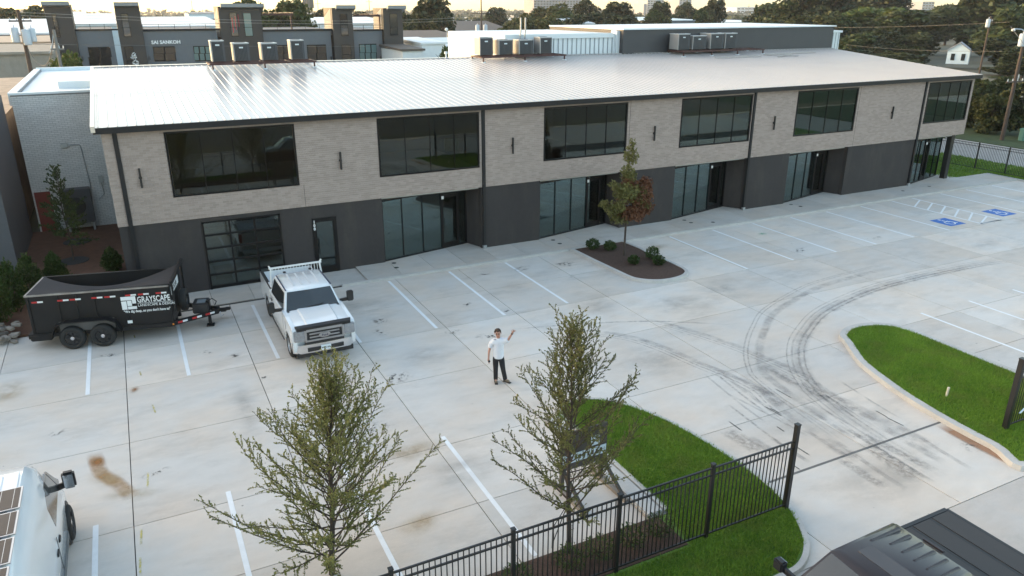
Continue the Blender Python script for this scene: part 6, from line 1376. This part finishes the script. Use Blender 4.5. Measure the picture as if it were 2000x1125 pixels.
# ---- poles, transformers, wires
POLE = pm('pole timber', (.075, .055, .045), .9, var=.2, scale=5); POLG = pm('grey pole', (.16, .16, .155), .8); CAN = pm('transformer grey', (.42, .47, .52), .45)
def pole(label, x, y, z0, h, r=.15, mat=POLE, arms=(), cans=(), lamp=False, name='utility_pole'):
    o = thing(name, label, 'pole', (x, y, z0), 0, 'poles and masts'); MB().cyl((0, 0, 0), (0, 0, h), r, r * .65, 10).to('shaft', mat, o, smooth=50)
    for z, L in arms:
        A = MB().box(-L / 2, -.06, z - .06, L / 2, .06, z + .06).to('crossarm', mat, o)
        for q in (-.45, -.15, .15, .45): MB().cyl((q * L, 0, z + .06), (q * L, 0, z + .26), .05, .03, 6).to('insulator', CAN, A)
    for (dx, dy, z, s) in cans:
        C_ = MB().lathe([(0, s * 1.08), (.22 * s, s * 1.06), (.27 * s, s), (.27 * s, .05), (.22 * s, 0), (0, 0)], (dx, dy, z), n=14).to('transformer', CAN, o, smooth=40); MB().cyl((dx, dy, z + s), (dx, dy, z + s + .3), .05, .04, 6).to('bushing', CAN, C_)
    return o
def wz(px, py, Y): return at(px, py, Y)
a = at(33, 18, 45); b = at(60, 130, 45); pole('leaning-looking timber utility pole with three transformers at upper left', (a.x + b.x) / 2, 45, -.3, a.z + .3, .20, POLE, [(a.z - .6, 1.6)], [(-.55, -.2, at(36, 78, 45).z + .1, 1.1), (.25, -.45, at(42, 83, 45).z + .1, 1.15), (.65, -.1, at(50, 77, 45).z + .1, 1.0)])
a = at(104, 58, 38); pole('short grey pole beside the bright bushy tree', at(112, 95, 38).x, 38, -.3, a.z + .3, .16, POLG, [(a.z - 1.1, .9)])
a = at(940, -30, 95); pole('dark pole with two transformers above the middle condensers', at(940, 30, 95).x, 95, -.3, a.z + .3, .14, POLE, [(at(940, 26, 95).z + .3, 3.4)], [(-.75, 0, at(940, 64, 95).z + .3, 1.25), (.75, 0, at(940, 64, 95).z + .3, 1.25)])
a = at(1976, 38, 8.2); pole('tall timber utility pole with lamp arm and transformer by the side street', 73.1, 8.2, 0, a.z, .17, POLE, [(a.z - .5, .8), (4.9, 2.2)], [(-.45, -.1, at(1962, 92, 8.2).z, .95)])
la = thing('street_lamp', 'cobra-head street lamp on a pale arm of the tall pole', 'street lamp', (73.0, 8.0, at(1970, 64, 8.2).z)); MB().tube([(0, 0, 0), (-.8, .1, .25), (-1.6, .2, .30)], .045, 7).to('arm', CAN, la); MB().lathe([(0, .05), (.12, .03), (.16, -.08), (.05, -.16), (0, -.16)], (-1.65, .2, .25), n=10).to('lamp_head', WROOF, la, smooth=50)
a = at(1968, 118, 9.0); pole('slim pale metal pole leaning by the tall timber pole', 74.6, 9.0, 0, 5.4, .07, STEEL, [(5.1, .5)], name='metal_pole')
a = at(1936, 32, 30); pole('second timber pole with small transformer behind the tall one', a.x, 30, -.2, a.z + .2, .14, POLE, [(a.z - .4, .9)], [(-.35, 0, at(1934, 50, 30).z, .9)])
a = at(603, -6, 140); o = pole('mobile phone mast with panel antennas on the skyline', at(603, 20, 140).x, 140, -2, a.z + 2, .30, POLG, name='phone_mast')
for k in range(8): q = 2 * math.pi * k / 8; MB().box(math.cos(q) * 1.0 - .14, math.sin(q) * 1.0 - .14, a.z - .2, math.cos(q) * 1.0 + .14, math.sin(q) * 1.0 + .14, a.z + 1.6).to('panel_antenna', POLG, o)
for i, (px, top, Y, l) in enumerate(((373, -2, 420, 'thin far mast left of the third tower'), (583, 2, 330, 'thin far pylon left of the phone mast'), (620, 0, 330, 'thin far pylon right of the phone mast'), (719, -25, 260, 'tall thin far mast between the last two towers'), (1463, 8, 380, 'thin far floodlight pole before the stadium-like hall'), (904, 20, 300, 'thin far pole left of the transformer pole'))):
    a = at(px, top, Y); pole(l, a.x, Y, gz(Y), a.z - gz(Y), .16, POLG, [(a.z - gz(Y) - 1.5, 2.4), (a.z - gz(Y) - 5, 2.4)], name='mast')
a = at(1908, -8, 420); pole('thick pale far monopole at the upper right', a.x, 420, gz(420), a.z - gz(420), .9, CAN, name='mast')
lampg = at(872, 60, 96); o = pole('small globe lamp post before the grey shed', lampg.x, 96, -.3, lampg.z + .3, .06, STEEL, name='lamp_post'); MB().lathe([(0, .3), (.22, .2), (.3, 0), (.22, -.2), (0, -.3)], (0, 0, lampg.z + .5), n=12).to('globe', WROOF, o, smooth=80)
WIRE = pm('wire', (.10, .10, .10), .6); WIREL = pm('pale wire', (.30, .28, .26), .5)
def wire(label, p, q, sag, r=.022, mat=WIRE):
    p, q = Vector(p), Vector(q); m = MB(); m.tube([p.lerp(q, t / 14) - Vector((0, 0, sag * 4 * (t / 14) * (1 - t / 14))) for t in range(15)], r, 4); tag(m.to('overhead_wire', mat), label, 'wire', 'overhead wires')
wire('upper overhead wire crossing before the grey building', at(34, 24, 45), at(938, 32, 95), .7, .018, WIREL); wire('second overhead wire crossing before the grey building', at(34, 30, 45), at(938, 37, 95), .7, .018, WIREL); wire('lower overhead wire crossing before the grey building', at(40, 86, 45), at(938, 88, 95), .2, .02)
wire('upper wire running from the tall pole behind the roof end', at(1972, 43, 8.2), at(1480, 50, 40), .3, .014, WIRE); wire('lower wire running from the tall pole behind the roof end', at(1958, 100, 8.2), at(1652, 87, 40), .25, .014, WIRE); wire('slack black service cable from the left transformers', at(52, 90, 45), at(105, 62, 38), 2.0, .03)
wire('guy wire falling right from the tall pole', at(1974, 52, 8.2), (78.5, 3.5, .1), .0, .02, WIREL); wire('white service drop to the short grey pole', at(104, 62, 38), at(95, 104, 38), .3, .03, CAN)
# far wooded horizon and scattered roofs
g = rng(77); P = []
for (Y, n, zt) in ((420, 9000, 3.0), (700, 10000, -.5), (1100, 10000, -2), (1700, 9000, -4), (2600, 8000, -8)):
    x = g.uniform(-.75, 2.4, n) * Y; y = Y + g.uniform(-.12, .12, n) * Y; lump = np.abs(np.sin(x / 23 + Y) * np.cos(x / 61 + Y * .3)); zb = np.interp(Y, [150, 400, 1500, 3600], [-.3, -3.5, -14, -38])
    P.append((np.stack([x, y, zb + g.uniform(0, 1, n) ** .7 * (zt - zb) * (.55 + .6 * lump)], 1), np.full(n, 2.6 + Y / 260)))
Pp = np.concatenate([p for p, s in P]); Ss = np.concatenate([s for p, s in P])
struct(link('far_woods', leaves('far_woods', Pp, Ss, FB, g, .7)), 'stuff', 'hazy wooded horizon of the far town')
R8 = random.Random(4)
fr_ = MB()
for k in range(150):
    Y = R8.choice((300, 380, 460, 560, 700, 900)); x = R8.uniform(-.6, 1.6) * Y; z = gz(Y); s = R8.uniform(6, 20); fr_.box(x, Y * R8.uniform(.95, 1.1), z - 1, x + s, Y * 1.1 + 8, z + R8.uniform(3, 5.5))
struct(fr_.to('far_roofs', pm('far roofs mix', (.42, .44, .46), .7, island=.5)), 'stuff', 'scattered pale roofs of the far town')
# ------------------------------------------------------------------ haze over the whole place
hz = MB().box(-3900, -3900, -60, 3900, 3900, 75).to('haze', None); hz['kind'] = 'stuff'; hz['label'] = 'thin evening haze'
m = bpy.data.materials.new('haze'); m.use_nodes = True; t = m.node_tree; t.nodes.remove(t.nodes['Principled BSDF'])
pv = t.nodes.new('ShaderNodeVolumePrincipled'); pv.inputs['Color'].default_value = (.93, .93, .95, 1); pv.inputs['Density'].default_value = .00014; pv.inputs['Anisotropy'].default_value = .3
t.links.new(pv.outputs[0], t.nodes['Material Output'].inputs['Volume']); hz.data.materials.append(m)
SC.cycles.volume_bounces = 0
